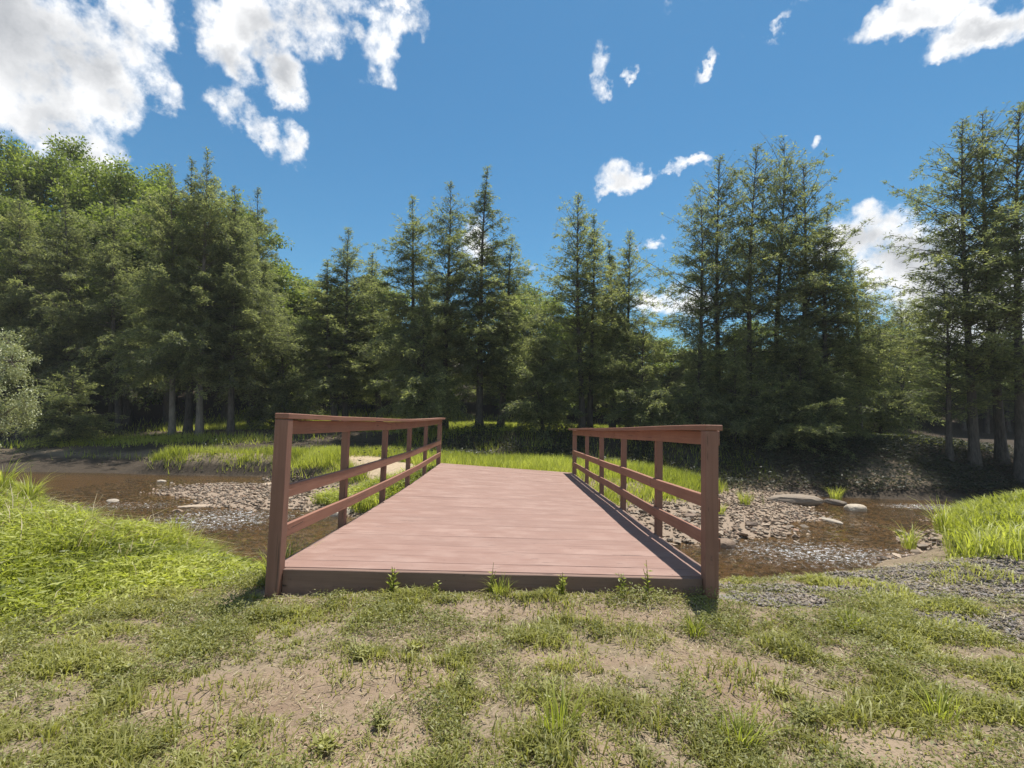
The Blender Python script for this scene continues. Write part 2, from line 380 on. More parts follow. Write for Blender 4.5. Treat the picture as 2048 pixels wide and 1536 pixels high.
# ------------------------------------------------------------------ water
def riffle(x, y):
    r = np.maximum.reduce([ell(x, y, 4.9, 8.0, 2.0, 1.1, 3), ell(x, y, 11.0, 13.2, 1.6, .7, 3) * 1.2, ell(x, y, -5.4, 9.6, 1.7, 1.5, 3), ell(x, y, -8, 10.8, 1.6, .9, 3) * .7, ell(x, y, 7.2, 10.5, 1.6, 1.2) * .5])
    return np.clip(r, 0, 1)
def water_material():
    mat = bpy.data.materials.new('stream_water'); mat.use_nodes = True
    w = NT(mat.node_tree); w.n.clear()
    out = w.node('ShaderNodeOutputMaterial')
    P = w.node('ShaderNodeNewGeometry').outputs['Position']
    rf = w.node('ShaderNodeAttribute', attribute_name='riffle').outputs['Fac']
    mp = w.node('ShaderNodeMapping', {'Vector': P, 'Scale': (1, 1.9, 1)}).outputs[0]
    n1 = w.noise(mp, 5, 3, .6, .6); n2 = w.noise(mp, 22, 3, .6, .4)
    hgt = w.m('ADD', n1, w.m('MULTIPLY', n2, w.m('MULTIPLY_ADD', rf, .5, .12)))
    bmp = w.node('ShaderNodeBump', {'Strength': w.m('MULTIPLY_ADD', rf, .5, .5), 'Distance': .07, 'Height': hgt})
    fr = w.node('ShaderNodeFresnel', {'IOR': 1.33, 'Normal': bmp.outputs[0]})
    gl = w.node('ShaderNodeBsdfGlossy', {'Color': (.95, .95, .95), 'Roughness': .045, 'Normal': bmp.outputs[0]})
    tr = w.node('ShaderNodeBsdfTransparent', {'Color': (.80, .68, .50)})
    body = w.node('ShaderNodeBsdfDiffuse', {'Color': (.10, .065, .03)})
    t2 = w.node('ShaderNodeMixShader', {0: .34, 1: tr.outputs[0], 2: body.outputs[0]})
    m1 = w.node('ShaderNodeMixShader', {0: fr.outputs[0], 1: t2.outputs[0], 2: gl.outputs[0]})
    foam_glint = w.m('MULTIPLY', w.step(w.m('ADD', w.noise(mp, 16, 5, .7, 1.0), w.m('MULTIPLY', rf, .16)), .69, .76), w.step(rf, .15, .6))  # white flecks: foam, and water glints put in as colour
    fo = w.node('ShaderNodeBsdfDiffuse', {'Color': (.75, .76, .76)})
    m2 = w.node('ShaderNodeMixShader', {0: w.m('MULTIPLY', foam_glint, .6), 1: m1.outputs[0], 2: fo.outputs[0]})
    w.l.new(m2.outputs[0], out.inputs[0])
    return mat
def wz(x, y):
    r = riffle(x, y)
    a = .006 + .085 * r
    return WATER + a * (fbm(x * 3.2, y * 6, 81, 4) - .5) + (.0015 + .02 * r) * (fbm(x * 11, y * 19, 85, 3) - .5)
wx = spaced([(-60, -20, 4), (-20, -10, .3), (-10, 13, .06), (13, 24, .3), (24, 60, 4)])
wy = spaced([(4, 6, .2), (6, 14.5, .05), (14.5, 18, .12), (18, 26, .5)])
water = grid_mesh('water', wx, wy, wz, water_material(), dict(riffle=riffle), keep=lambda x, y, z: h0(x, y) < WATER + .12)
tag(water, kind='structure')

# ------------------------------------------------------------------ materials for wood, bark, leaves, stone
def paint_material(name, c1, c2, c3, axis, wear=.5):
    mat = bpy.data.materials.new(name); mat.use_nodes = True
    w = NT(mat.node_tree); w.n.clear()
    out = w.node('ShaderNodeOutputMaterial')
    P = w.node('ShaderNodeNewGeometry').outputs['Position']
    rn = w.node('ShaderNodeObjectInfo').outputs['Random']
    P = w.vm('ADD', P, w.node('ShaderNodeCombineXYZ', {0: w.m('MULTIPLY', rn, 13.), 1: 0.0, 2: w.m('MULTIPLY', rn, 7.)}).outputs[0])
    sc = {'x': (1.0, 22, 22), 'y': (22, 1.0, 22), 'z': (22, 22, 1.0)}[axis]
    mp = w.node('ShaderNodeMapping', {'Vector': P, 'Scale': sc}).outputs[0]
    grain = w.noise(mp, 2.2, 5, .6, .3); fine = w.noise(mp, 9, 3, .6)
    blotch = w.noise(P, 2.3, 5, .6); spots = w.noise(P, 26, 4, .65)
    c = w.mix(w.lin(grain, .35, .65), c1, c2)
    c = w.mix(w.m('MULTIPLY', w.step(blotch, .42, .68), wear), c, c3)
    c = w.mix(w.m('MULTIPLY', w.lin(rn, 0, 1), .18), c, tuple(v * .75 for v in c1))
    crack = w.m('MULTIPLY', w.step(grain, .64, .68), w.step(blotch, .48, .56))
    c = w.mix(crack, c, (.035, .022, .018))
    c = w.mix(w.m('MULTIPLY', w.step(spots, .685, .72), .75), c, (.07, .045, .035))
    c = w.mix(w.m('MULTIPLY', w.lin(w.noise(P, .9, 5, .65), .42, .62), .32), c, tuple(v * .8 for v in c2))
    dsc = {'x': (1.3, 46, 1), 'y': (46, 1.3, 46), 'z': (46, 46, 1.3)}[axis]
    dn = w.noise(w.node('ShaderNodeMapping', {'Vector': P, 'Scale': dsc}).outputs[0], 1.0, 3, .55)
    c = w.mix(w.m('MULTIPLY', w.step(dn, .655, .70), .62), c, (.075, .045, .035))
    hh = w.m('ADD', w.m('ADD', grain, w.m('MULTIPLY', fine, .4)), w.m('MULTIPLY', crack, -1.5))
    bmp = w.node('ShaderNodeBump', {'Strength': .55, 'Distance': .004, 'Height': hh})
    b = w.node('ShaderNodeBsdfPrincipled', {'Base Color': c, 'Roughness': w.lin(blotch, .3, .7, .55, .8), 'Specular IOR Level': .35, 'Normal': bmp.outputs[0]})
    w.l.new(b.outputs[0], out.inputs[0])
    return mat
PAINT_Y = paint_material('red_brown_rail_paint', (.255, .118, .074), (.32, .158, .105), (.22, .11, .078), 'y', .5)
PAINT_Z = paint_material('red_brown_post_paint', (.225, .112, .076), (.28, .146, .104), (.20, .104, .076), 'z', .5)
PAINT_X = paint_material('brown_edge_paint', (.19, .115, .085), (.24, .15, .115), (.17, .105, .08), 'x', .5)
DECK = paint_material('worn_deck_paint', (.235, .135, .104), (.29, .180, .145), (.335, .225, .185), 'x', .75)

def leaf_material(name, dark, mid, light, transl=.35, gloss=.12, sat_var=.0):
    mat = bpy.data.materials.new(name); mat.use_nodes = True
    w = NT(mat.node_tree); w.n.clear()
    out = w.node('ShaderNodeOutputMaterial')
    t = w.node('ShaderNodeAttribute', attribute_name='tint').outputs['Fac']
    rn = w.node('ShaderNodeObjectInfo').outputs['Random']
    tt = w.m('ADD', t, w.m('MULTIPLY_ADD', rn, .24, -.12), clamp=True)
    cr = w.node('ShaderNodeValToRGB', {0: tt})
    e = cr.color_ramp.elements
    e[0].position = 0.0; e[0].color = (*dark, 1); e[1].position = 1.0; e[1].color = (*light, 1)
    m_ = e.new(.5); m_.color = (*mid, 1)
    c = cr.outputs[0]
    df = w.node('ShaderNodeBsdfPrincipled', {'Base Color': c, 'Roughness': .5, 'Specular IOR Level': gloss * 3})
    tr = w.node('ShaderNodeBsdfTranslucent', {'Color': w.mix(1.0, c, (1.25, 1.3, .75), 'MULTIPLY')})
    mx = w.node('ShaderNodeMixShader', {0: transl, 1: df.outputs[0], 2: tr.outputs[0]})
    w.l.new(mx.outputs[0], out.inputs[0])
    return mat
def bark_material(name, c1, c2, moss=0):
    mat = bpy.data.materials.new(name); mat.use_nodes = True
    w = NT(mat.node_tree); w.n.clear()
    out = w.node('ShaderNodeOutputMaterial')
    P = w.node('ShaderNodeNewGeometry').outputs['Position']
    mp = w.node('ShaderNodeMapping', {'Vector': P, 'Scale': (9, 9, 1.6)}).outputs[0]
    n = w.noise(mp, 2.5, 5, .65); n2 = w.noise(P, 1.2, 3)
    c = w.mix(w.lin(n, .35, .65), c1, c2)
    c = w.mix(w.m('MULTIPLY', w.step(n2, .5, .7), .4), c, tuple(v * 1.3 for v in c2))
    bmp = w.node('ShaderNodeBump', {'Strength': .8, 'Distance': .03, 'Height': n})
    b = w.node('ShaderNodeBsdfPrincipled', {'Base Color': c, 'Roughness': .9, 'Specular IOR Level': .2, 'Normal': bmp.outputs[0]})
    w.l.new(b.outputs[0], out.inputs[0]); return mat
BARK = bark_material('hemlock_bark', (.050, .042, .036), (.115, .098, .085))
BARK_PALE = bark_material('pale_bark', (.12, .102, .085), (.22, .19, .16))
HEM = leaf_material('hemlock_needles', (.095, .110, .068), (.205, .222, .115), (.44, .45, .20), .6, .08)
LEAF = leaf_material('broad_leaves', (.10, .125, .035), (.18, .22, .055), (.30, .345, .09), .5, .12)
LEAF_PALE = leaf_material('silvery_leaves', (.21, .235, .11), (.35, .37, .20), (.53, .53, .34), .3, .15)
GRASS = leaf_material('green_grass', (.16, .155, .045), (.285, .28, .078), (.44, .43, .15), .45, .12)
LUSH = leaf_material('lush_grass', (.125, .150, .028), (.32, .345, .055), (.53, .54, .14), .5, .15)
WEED = leaf_material('weed_leaves', (.13, .135, .040), (.235, .235, .075), (.38, .37, .14), .35, .12)
UNDER = leaf_material('shade_dark_leaves', (.030, .034, .020), (.062, .066, .034), (.13, .125, .065), .3, .08)  # leaf colour made darker to carry the shade of the bank
STRAW = leaf_material('dry_straw', (.25, .19, .10), (.36, .29, .17), (.50, .43, .28), .2, .1)

def stone_material(name, cols, attr=False):
    mat = bpy.data.materials.new(name); mat.use_nodes = True
    w = NT(mat.node_tree); w.n.clear()
    out = w.node('ShaderNodeOutputMaterial')
    P = w.node('ShaderNodeNewGeometry').outputs['Position']
    rn = w.node('ShaderNodeAttribute', attribute_name='tint').outputs['Fac'] if attr else w.node('ShaderNodeObjectInfo').outputs['Random']
    cr = w.node('ShaderNodeValToRGB', {0: rn}); cr.color_ramp.interpolation = 'LINEAR'
    e = cr.color_ramp.elements
    e[0].color = (*cols[0], 1); e[1].color = (*cols[-1], 1)
    for i, c_ in enumerate(cols[1:-1]): q = e.new((i + 1) / (len(cols) - 1)); q.color = (*c_, 1)
    n = w.noise(P, 30, 4, .6); n2 = w.noise(P, 8, 3)
    c = w.mix(w.lin(n, .3, .7, 0, .6), cr.outputs[0], w.mix(1.0, cr.outputs[0], (.6, .58, .56), 'MULTIPLY'))
    c = w.mix(w.m('MULTIPLY', w.step(n2, .5, .7), .35), c, (.30, .22, .15))
    bmp = w.node('ShaderNodeBump', {'Strength': .6, 'Distance': .01, 'Height': n})
    b = w.node('ShaderNodeBsdfPrincipled', {'Base Color': c, 'Roughness': .8, 'Specular IOR Level': .3, 'Normal': bmp.outputs[0]})
    w.l.new(b.outputs[0], out.inputs[0]); return mat
BARSTONE = stone_material('creek_stone', [(.17, .12, .085), (.33, .245, .175), (.23, .19, .15), (.42, .33, .245), (.14, .12, .10), (.33, .21, .145)])
BARPEB = stone_material('creek_pebble', [(.17, .12, .085), (.33, .245, .175), (.23, .19, .15), (.42, .33, .245), (.14, .12, .10), (.33, .21, .145)], True)
GRAVEL = stone_material('grey_gravel', [(.13, .115, .10), (.24, .215, .19), (.18, .15, .13), (.32, .29, .265), (.21, .165, .135)], True)
BOULDER = stone_material('boulder_stone', [(.42, .36, .28), (.36, .31, .25), (.47, .40, .31)])

# ------------------------------------------------------------------ bridge
PYS = [3.55, 5.12, 6.7, 8.3, 9.9, 11.6]
ZL = lambda y: float(np.interp(y, PYS, [.20, .18, .18, .19, .22, .26]))
ZR = lambda y: float(np.interp(y, PYS, [.20, .165, .155, .135, .12, .11]))
TL = lambda y: float(np.interp(y, PYS, [1.25, 1.245, 1.24, 1.25, 1.28, 1.31]))
TR = lambda y: float(np.interp(y, PYS, [1.24, 1.215, 1.19, 1.17, 1.15, 1.13]))
bridge = empty('footbridge', (0, 7.5, 0), 'red-brown painted wooden footbridge with open railings on both sides crossing the shallow stream', 'bridge')
B0 = Vector((0, 7.5, 0))
def bevel_mesh(name, bm, mat, width=.004):
    bmesh.ops.recalc_face_normals(bm, faces=bm.faces)
    es = [e for e in bm.edges if len(e.link_faces) == 2 and e.calc_face_angle(0) > .6]
    if width: bmesh.ops.bevel(bm, geom=es, offset=width, segments=1, affect='EDGES')
    me = bpy.data.meshes.new(name); bm.to_mesh(me); bm.free(); me.materials.append(mat); return me
def sweep(name, sections, mat, parent, off=B0, width=.004):
    """sections: list of 4-corner loops; lofted"""
    bm = bmesh.new(); rings = [[bm.verts.new(Vector(p) - off) for p in s] for s in sections]
    for a, b in zip(rings, rings[1:]):
        for i in range(4): bm.faces.new((a[i], a[(i + 1) % 4], b[(i + 1) % 4], b[i]))
    bm.faces.new(rings[0][::-1]); bm.faces.new(rings[-1])
    return link(bpy.data.objects.new(name, bevel_mesh(name, bm, mat, width)), parent)
def rect(x0, x1, z0, z1, y): return [(x0, y, z0), (x1, y, z0), (x1, y, z1), (x0, y, z1)]
# deck planks, laid crosswise one by one
rp = random.Random(3)
XL, XR = -1.60, 1.43
y = 3.53; k = 0
while y < 11.66:
    wdt = rp.choice([.184, .184, .186, .182]); y1 = min(y + wdt, 11.70)
    gap = rp.choice([.0003, .0005, .0008, .0014]); dz = rp.uniform(-.0008, .0008)
    t0 = rp.uniform(-.012, .012); t1 = rp.uniform(-.010, .010)
    ya, yb = y + gap, y1 - gap
    n = 8; secs = []
    for i in range(n + 1):
        f = i / n; x = (XL + t0) * (1 - f) + (XR + t1) * f
        wv = .0022 * (mnoise.noise(Vector((x * 1.3, k * 5.1, 0)))); wz_ = .003 * mnoise.noise(Vector((x * .9, k * 3.7, 4)))
        za = (ZL(ya) * (1 - f) + ZR(ya) * f) + dz + wz_; zb = (ZL(yb) * (1 - f) + ZR(yb) * f) + dz + wz_
        secs.append([(x, ya + wv, za - .038), (x, yb + wv, zb - .038), (x, yb + wv, zb), (x, ya + wv, za)])
    sweep('deck_plank', secs, DECK, bridge, width=.0012)
    y = y1; k += 1
# front and back edge boards, and the beams below
def zdeck(x, y): f = (x - XL) / (XR - XL); return ZL(y) * (1 - f) + ZR(y) * f
sec = []
for i in range(9):
    x = (XL + .074) + (XR - XL - .178) * i / 8
    jz = .003 * mnoise.noise(Vector((x * 3, 0, 0)))
    sec.append([(x, 3.485, -.06), (x, 3.527, -.06), (x, 3.527, zdeck(x, 3.53) - .004 + jz), (x, 3.485, zdeck(x, 3.53) - .004 + jz)])
sweep('edge_board', sec, PAINT_X, bridge)
sec = [[(x, 11.703, -.08), (x, 11.74, -.08), (x, 11.74, zdeck(x, 11.6) - .006), (x, 11.703, zdeck(x, 11.6) - .006)] for x in (XL, 0, XR)]
sweep('edge_board', sec, PAINT_X, bridge)
for x in (XL + .06, -.8, -.08, .65, XR - .06):
    sec = [rect(x - .04, x + .04, zdeck(x, yy) - .30, zdeck(x, yy) - .041, yy) for yy in (3.53, 5.5, 7.5, 9.5, 11.70)]
    sweep('beam', sec, PAINT_X, bridge)
for s, x0, zf in ((-1, XL, ZL), (1, XR, ZR)):
    sec = [rect(*(sorted((x0 + s * .003, x0 + s * .041))), zf(yy) - .24, zf(yy) - .012, yy) for yy in (3.62, 5.12, 6.7, 8.3, 9.9, 11.5)]
    sweep('side_board', sec, PAINT_X, bridge)
# posts
for s, x0, zf, tf in ((-1, XL, ZL, TL), (1, XR, ZR, TR)):
    for i, py in enumerate(PYS):
        end = i in (0, 5)
        xa = x0 + s * (.043 if not end else (-.070 if s < 0 else -.100) if i == 0 else .002); xb = xa + s * .09
        if not end: xb = xa + s * .066
        a, b = sorted((xa, xb))
        zb = {0: -.12, 5: -.05}.get(i, zf(py) - .26)
        top = tf(py) - .041
        lean = rp.uniform(-.006, .006)
        hw = .0435 if end else .034
        yc = py - (.066 if i == 0 else 0)
        if i == 0: lean = .0 if s < 0 else .004
        secs = [[(a + lean * q, yc - hw, z), (b + lean * q, yc - hw, z), (b + lean * q, yc + hw, z), (a + lean * q, yc + hw, z)] for q, z in ((-1, zb), (0, (zb + top) / 2), (1, top))]
        sweep('post', secs, PAINT_Z, bridge)
# rails
sway = {-1: 1, 1: 2}
for s, x0, zf, tf in ((-1, XL, ZL, TL), (1, XR, ZR, TR)):
    def run(name, xin, xout, zlo, zhi, ya, yb, bow=0.0):
        a, b = x0 + s * xin, x0 + s * xout
        a, b = min(a, b), max(a, b); secs = []
        for yy in np.linspace(ya, yb, 13):
            z = float(zlo(yy)); z2 = float(zhi(yy)); jx = .006 * mnoise.noise(Vector((yy * .8, s * 3, zlo(5))))
            jz = .008 * mnoise.noise(Vector((yy * .6, s * 7, zhi(5) * 9)))
            secs.append([(a + jx, yy, z + jz), (b + jx, yy, z + jz), (b + jx, yy, z2 + jz), (a + jx, yy, z2 + jz)])
        sweep(name, secs, PAINT_Y, bridge)
    # cap board in two lengths
    cut = 6.72 if s < 0 else 8.32
    for ya, yb in ((3.438, cut - .002), (cut + .002, 11.67)):
        run('cap_rail', -.072 if s < 0 else -.098, .022, lambda yy: tf(yy) - .039, lambda yy: tf(yy), ya, yb)
    cut2 = 6.72 if s < 0 else 5.14
    for ya, yb in ((3.531, cut - .002), (cut + .002, 11.64)):
        run('top_rail', 0.0, .039, lambda yy: tf(yy) - .145, lambda yy: tf(yy) - .042, ya, yb)
    for ya, yb in ((3.531, cut2 - .002), (cut2 + .002, 11.64)):
        run('middle_rail', 0.0, .039, lambda yy: zf(yy) + .57 if False else (zf(yy) * .5 + tf(yy) * .5) - .08, lambda yy: (zf(yy) * .5 + tf(yy) * .5) + .012, ya, yb)
    for ya, yb in ((3.531, cut - .002), (cut + .002, 11.64)):
        run('lower_rail', 0.0, .039, lambda yy: zf(yy) + .165, lambda yy: zf(yy) + .255, ya, yb)

# ------------------------------------------------------------------ trees
def nrm(v): return v / np.maximum(np.linalg.norm(v, axis=-1, keepdims=True), 1e-9)
def leaves(P, D, N, L, W, tint):
    """rhombic leaves: base P, direction D, face normal N"""
    S = nrm(np.cross(D, N)); L = L[:, None]; W = W[:, None]
    V = np.stack([P, P + D * L * .45 + S * W, P + D * L, P + D * L * .45 - S * W], 1)
    n = len(P)
    return V.reshape(-1, 3), np.arange(n * 4).reshape(n, 4), np.repeat(tint, 4)
def needles(P, D, N, L, W, tint):
    S = nrm(np.cross(D, N)); n = len(P)
    V = np.stack([P - S * W[:, None], P + D * L[:, None], P + S * W[:, None] * .9 + D * L[:, None] * .2], 1)
    return V.reshape(-1, 3), np.arange(n * 3).reshape(n, 3), np.repeat(tint, 3)
def tubes(paths, radii, sides):
    """paths (b,p,3) radii (b,p)"""
    b, p, _ = paths.shape
    T = nrm(np.gradient(paths, axis=1)); ref = np.where(np.abs(T[..., 2:3]) > .8, np.array([1., 0, 0]), np.array([0, 0, 1.]))
    U = nrm(np.cross(T, ref)); Wv = np.cross(T, U)
    a = np.linspace(0, 2 * np.pi, sides, endpoint=False)
    V = paths[:, :, None] + radii[:, :, None, None] * (np.cos(a)[:, None] * U[:, :, None] + np.sin(a)[:, None] * Wv[:, :, None])
    idx = np.arange(b * p * sides).reshape(b, p, sides)
    A = idx[:, :-1]; Bv = idx[:, 1:]
    Fc = np.stack([A, np.roll(A, -1, 2), np.roll(Bv, -1, 2), Bv], -1).reshape(-1, 4)
    return V.reshape(-1, 3), Fc
def merge(parts):
    Vs, Fs, n = [], [], 0
    for V, Fc in parts: Vs.append(V); Fs.append(Fc + n); n += len(V)
    return np.concatenate(Vs), np.concatenate(Fs)

def trunk_path(r, H, wob, n=16):
    t = np.linspace(0, 1, n)
    ph = r.uniform(0, 6.28, 4)
    x = wob * (np.sin(t * 4 + ph[0]) - np.sin(ph[0])) * t + wob * .4 * (np.sin(t * 11 + ph[1]) - math.sin(ph[1])) * t * (1 - t)
    y = wob * (np.sin(t * 3.3 + ph[2]) - np.sin(ph[2])) * t
    x -= x[-1] * t; y -= y[-1] * t
    return t, np.stack([x, y, t * H], 1)
def hemlock(name, seed, H=10.0, R=2.2, nb=230, base=.13, dens=1.0, bark=BARK, tops=1, rbase=.13, droop=.5, pe=1.0, r0=.25):
    r = np.random.default_rng(seed)
    tt, tp = trunk_path(r, H, .12)
    flare = np.exp(-tt * H / .3) * .4 + 1
    wood = [tubes(tp[None], (rbase * (1 - tt) ** 1.05 * flare + .004)[None], 9)]
    stems = [(0.0, 1.0, np.zeros(2), nb)]
    paths = []
    t = base + (1 - base) * np.sort(r.uniform(0, 1, nb)) ** .95
    t = np.minimum(t, .992)
    zb = t * H
    prof = 1.2 * (1 - t) ** pe * (1 - .45 * sstep(t, .82, .95)) * (.62 + .38 * sstep(t, base, base + .25))
    rad = R * prof * r.uniform(.4, 1.25, nb) + .05
    # whole sectors of the crown are longer or shorter
    az = r.uniform(0, 6.283, nb)
    rad *= 1 + .28 * np.sin(az * 2 + t * 9 + seed) + .12 * np.sin(az * 5 - t * 21)
    rad *= np.where(r.uniform(0, 1, nb) < .08, 1.35, 1)
    rad = np.maximum(rad, .08)
    rise = r0 + .95 * t ** 2 + r.normal(0, .22, nb); dr = droop * r.uniform(.6, 1.3, nb) * (1 - .4 * t)
    s = np.linspace(0, 1, 5)
    c0 = np.stack([np.interp(t, tt, tp[:, 0]), np.interp(t, tt, tp[:, 1]), zb], 1)
    dirh = np.stack([np.cos(az), np.sin(az)], 1)
    bend = r.normal(0, .18, nb)
    side = np.stack([-np.sin(az), np.cos(az)], 1)
    def bpoint(b, s):
        q = rad[b] * s
        xy = c0[b, :2] + dirh[b] * q[:, None] + side[b] * (bend[b] * q * s)[:, None]
        z = c0[b, 2] + rise[b] * q - dr[b] * q * s
        return np.concatenate([xy, z[:, None]], 1)
    bi = np.repeat(np.arange(nb), 5)
    BP = bpoint(bi, np.tile(s, nb)).reshape(nb, 5, 3)
    br = (.008 + .012 * (rad / R))[:, None] * np.array([1, .8, .6, .4, .2])[None]
    wood.append(tubes(BP, br, 3))
    # twigs
    nt = np.where(t > .9, r.integers(1, 3, nb), np.maximum(4, (rad * 12.5 * dens))).astype(int)
    ti = np.repeat(np.arange(nb), nt); m = len(ti)
    ts = np.clip(.12 + .9 * r.uniform(0, 1, m) ** .8, 0, 1)
    p0 = bpoint(ti, ts); p1 = bpoint(ti, np.clip(ts + .05, 0, 1.1))
    bd = nrm(p1 - p0); up = np.array([0, 0, 1.]); sd_ = nrm(np.cross(bd, up)) * r.choice([-1, 1], m)[:, None]
    ang = r.uniform(.5, 1.2, m)[:, None]
    td = nrm(bd * np.cos(ang) + sd_ * np.sin(ang) + r.normal(0, .28, (m, 3)))
    tl = (.12 + .30 * rad[ti] * (1.05 - ts) * r.uniform(.5, 1.2, m)) * (1 - .68 * sstep(t[ti], .78, .97))
    ke = np.where(t[ti] > .9, r.integers(3, 6, m), np.maximum(5, (tl * 58))).astype(int)
    ei = np.repeat(np.arange(m), ke); q = len(ei)
    u = r.uniform(0, 1, q)
    P = p0[ei] + td[ei] * (tl[ei] * u)[:, None]; P[:, 2] -= .5 * tl[ei] * u * u
    P += r.normal(0, .035, (q, 3))
    sd2 = nrm(np.cross(td[ei], up)) * r.choice([-1, 1], q)[:, None]
    D = nrm(td[ei] * .8 + sd2 * r.uniform(.1, .9, q)[:, None] + np.array([0, 0, -.2]) + r.normal(0, .38, (q, 3)))
    N = nrm(np.array([0, 0, 1.]) + r.normal(0, .85, (q, 3)))
    L = r.uniform(.07, .15, q); W = r.uniform(.012, .021, q)
    btint = r.uniform(0, 1, nb)
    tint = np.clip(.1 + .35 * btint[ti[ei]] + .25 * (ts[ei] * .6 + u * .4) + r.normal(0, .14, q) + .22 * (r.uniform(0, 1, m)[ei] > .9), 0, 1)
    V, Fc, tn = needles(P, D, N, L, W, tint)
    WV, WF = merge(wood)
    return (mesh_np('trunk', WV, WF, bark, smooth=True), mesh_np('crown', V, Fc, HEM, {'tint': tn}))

def deciduous(name, seed, H=10.0, R=2.6, n_leaf=26000, base=.2, bark=BARK, leafm=None, lobes=34, ls=(.10, .17), open_=.0):
    r = np.random.default_rng(seed)
    tt, tp = trunk_path(r, H * .85, .25)
    wood = [tubes(tp[None], (.15 * (1 - tt) ** .8 + .012)[None], 8)]
    zc = H * (base + (1 - base) * r.uniform(0.03, .93, lobes)); fr = (zc / H - base) / (1 - base)
    rr = R * np.sqrt(np.clip(1 - (2 * np.abs(fr - .42)) ** 2.2 * .85, .05, 1)) * r.uniform(.35, .95, lobes)
    az = r.uniform(0, 6.283, lobes)
    C = np.stack([rr * np.cos(az), rr * np.sin(az), zc], 1)
    lr = R * r.uniform(.20, .36, lobes)
    s = np.linspace(0, 1, 6)
    st = np.clip(zc / (H * .85) - .22, .08, .95)
    O = np.stack([np.interp(st, tt, tp[:, i]) for i in range(3)], 1)
    BP = O[:, None] * (1 - s)[None, :, None] + C[:, None] * s[None, :, None]
    BP[:, :, 2] -= .3 * (s * (1 - s))[None]
    wood.append(tubes(BP, np.linspace(.05, .01, 6)[None].repeat(lobes, 0), 4))
    # sub-branches and leaf clumps
    nc = lobes * 14; li = r.integers(0, lobes, nc)
    cd = nrm(r.normal(0, 1, (nc, 3))); cc = C[li] + cd * (lr[li] * r.uniform(.4, 1.1, nc))[:, None] * np.array([1, 1, .75])
    SP = C[li][:, None] * (1 - s[::2])[None, :, None] + cc[:, None] * s[::2][None, :, None]
    wood.append(tubes(SP, np.linspace(.014, .005, 3)[None].repeat(nc, 0), 3))
    ci = r.integers(0, nc, n_leaf)
    off = r.normal(0, 1, (n_leaf, 3)) * np.array([.16, .16, .10]) * (R / 2.4)
    P = cc[ci] + off
    D = nrm(off + r.normal(0, .12, (n_leaf, 3)) + np.array([0, 0, -.06])); N = nrm(np.array([0, 0, 1.]) + r.normal(0, .6, (n_leaf, 3)))
    L = r.uniform(*ls, n_leaf); W = L * r.uniform(.22, .33, n_leaf)
    tint = np.clip(.25 + .4 * r.uniform(0, 1, nc)[ci] + r.normal(0, .16, n_leaf), 0, 1)
    V, Fc, tn = leaves(P, D, N, L, W, tint)
    WV, WF = merge(wood)
    return (mesh_np('trunk', WV, WF, bark, smooth=True), mesh_np('crown', V, Fc, leafm or LEAF, {'tint': tn}))

MESH = {
 'h1': hemlock('h', 1, nb=330, R=2.5, base=.17, dens=.85),
 'h2': hemlock('h', 2, nb=300, R=2.2, base=.18, dens=.8, pe=.85, r0=.35),
 'h3': hemlock('h', 3, nb=320, R=2.8, base=.18, dens=.85),
 'h4': hemlock('h', 4, nb=230, R=2.5, base=.20, dens=.52, pe=.72, r0=.45),       # airy
 'h5': hemlock('h', 5, nb=200, R=2.5, base=.22, dens=.44, pe=.65, r0=.5),       # airy, bare below
 'h6': hemlock('h', 6, nb=300, R=1.75, base=.17, dens=.9),      # slim
 'hp': hemlock('h', 7, nb=290, R=2.9, base=.21, dens=.9, bark=BARK_PALE),
 'hy': hemlock('h', 8, H=4.0, R=1.7, nb=170, base=.04, dens=1.0, rbase=.05),
 'd1': deciduous('d', 21), 'd2': deciduous('d', 22, R=3.0, lobes=40, n_leaf=30000), 'd3': deciduous('d', 23, R=2.3, base=.12, n_leaf=24000),
 'pale': deciduous('d', 24, H=4.5, R=1.7, n_leaf=22000, base=.05, leafm=LEAF_PALE, bark=BARK_PALE, lobes=26, ls=(.05, .09)),
 'bush': deciduous('d', 25, H=3.0, R=1.4, n_leaf=12000, base=.04, lobes=18, ls=(.06, .12)),
}
NOMH = {'hy': 4.0, 'pale': 4.5, 'bush': 3.0}
def tree_at(kind, tip, base_px, depth, ws, label, group=None, cat='tree', name=None, rot=None):
    """stand a tree on the ground at that depth so that its tip reaches the height seen"""
    p = at_depth(base_px, 860, depth); x = p[0]
    z = float(h(x, depth)) - .05
    top = at_depth(tip[0], tip[1], depth + .0)
    v = Vector((top[0] - x, 0, top[2] - z)); H = v.length
    nm = name or ('hemlock_tree' if kind[0] == 'h' else 'leafy_tree')
    e = empty(nm, (x, depth, z), label, cat, group)
    q = Vector((0, 0, 1)).rotation_difference(v)
    a = rot if rot is not None else random.uniform(0, 6.28)
    e.rotation_euler = (q @ Quaternion((0, 0, 1), a)).to_euler()
    n = NOMH.get(kind, 10.0); e.scale = (ws, ws, H / n)
    for nme, me in zip(('trunk', 'crown'), MESH[kind]):
        link(bpy.data.objects.new(nme, me), e)
    return e
G1 = 'hemlocks standing in a row along the far bank'
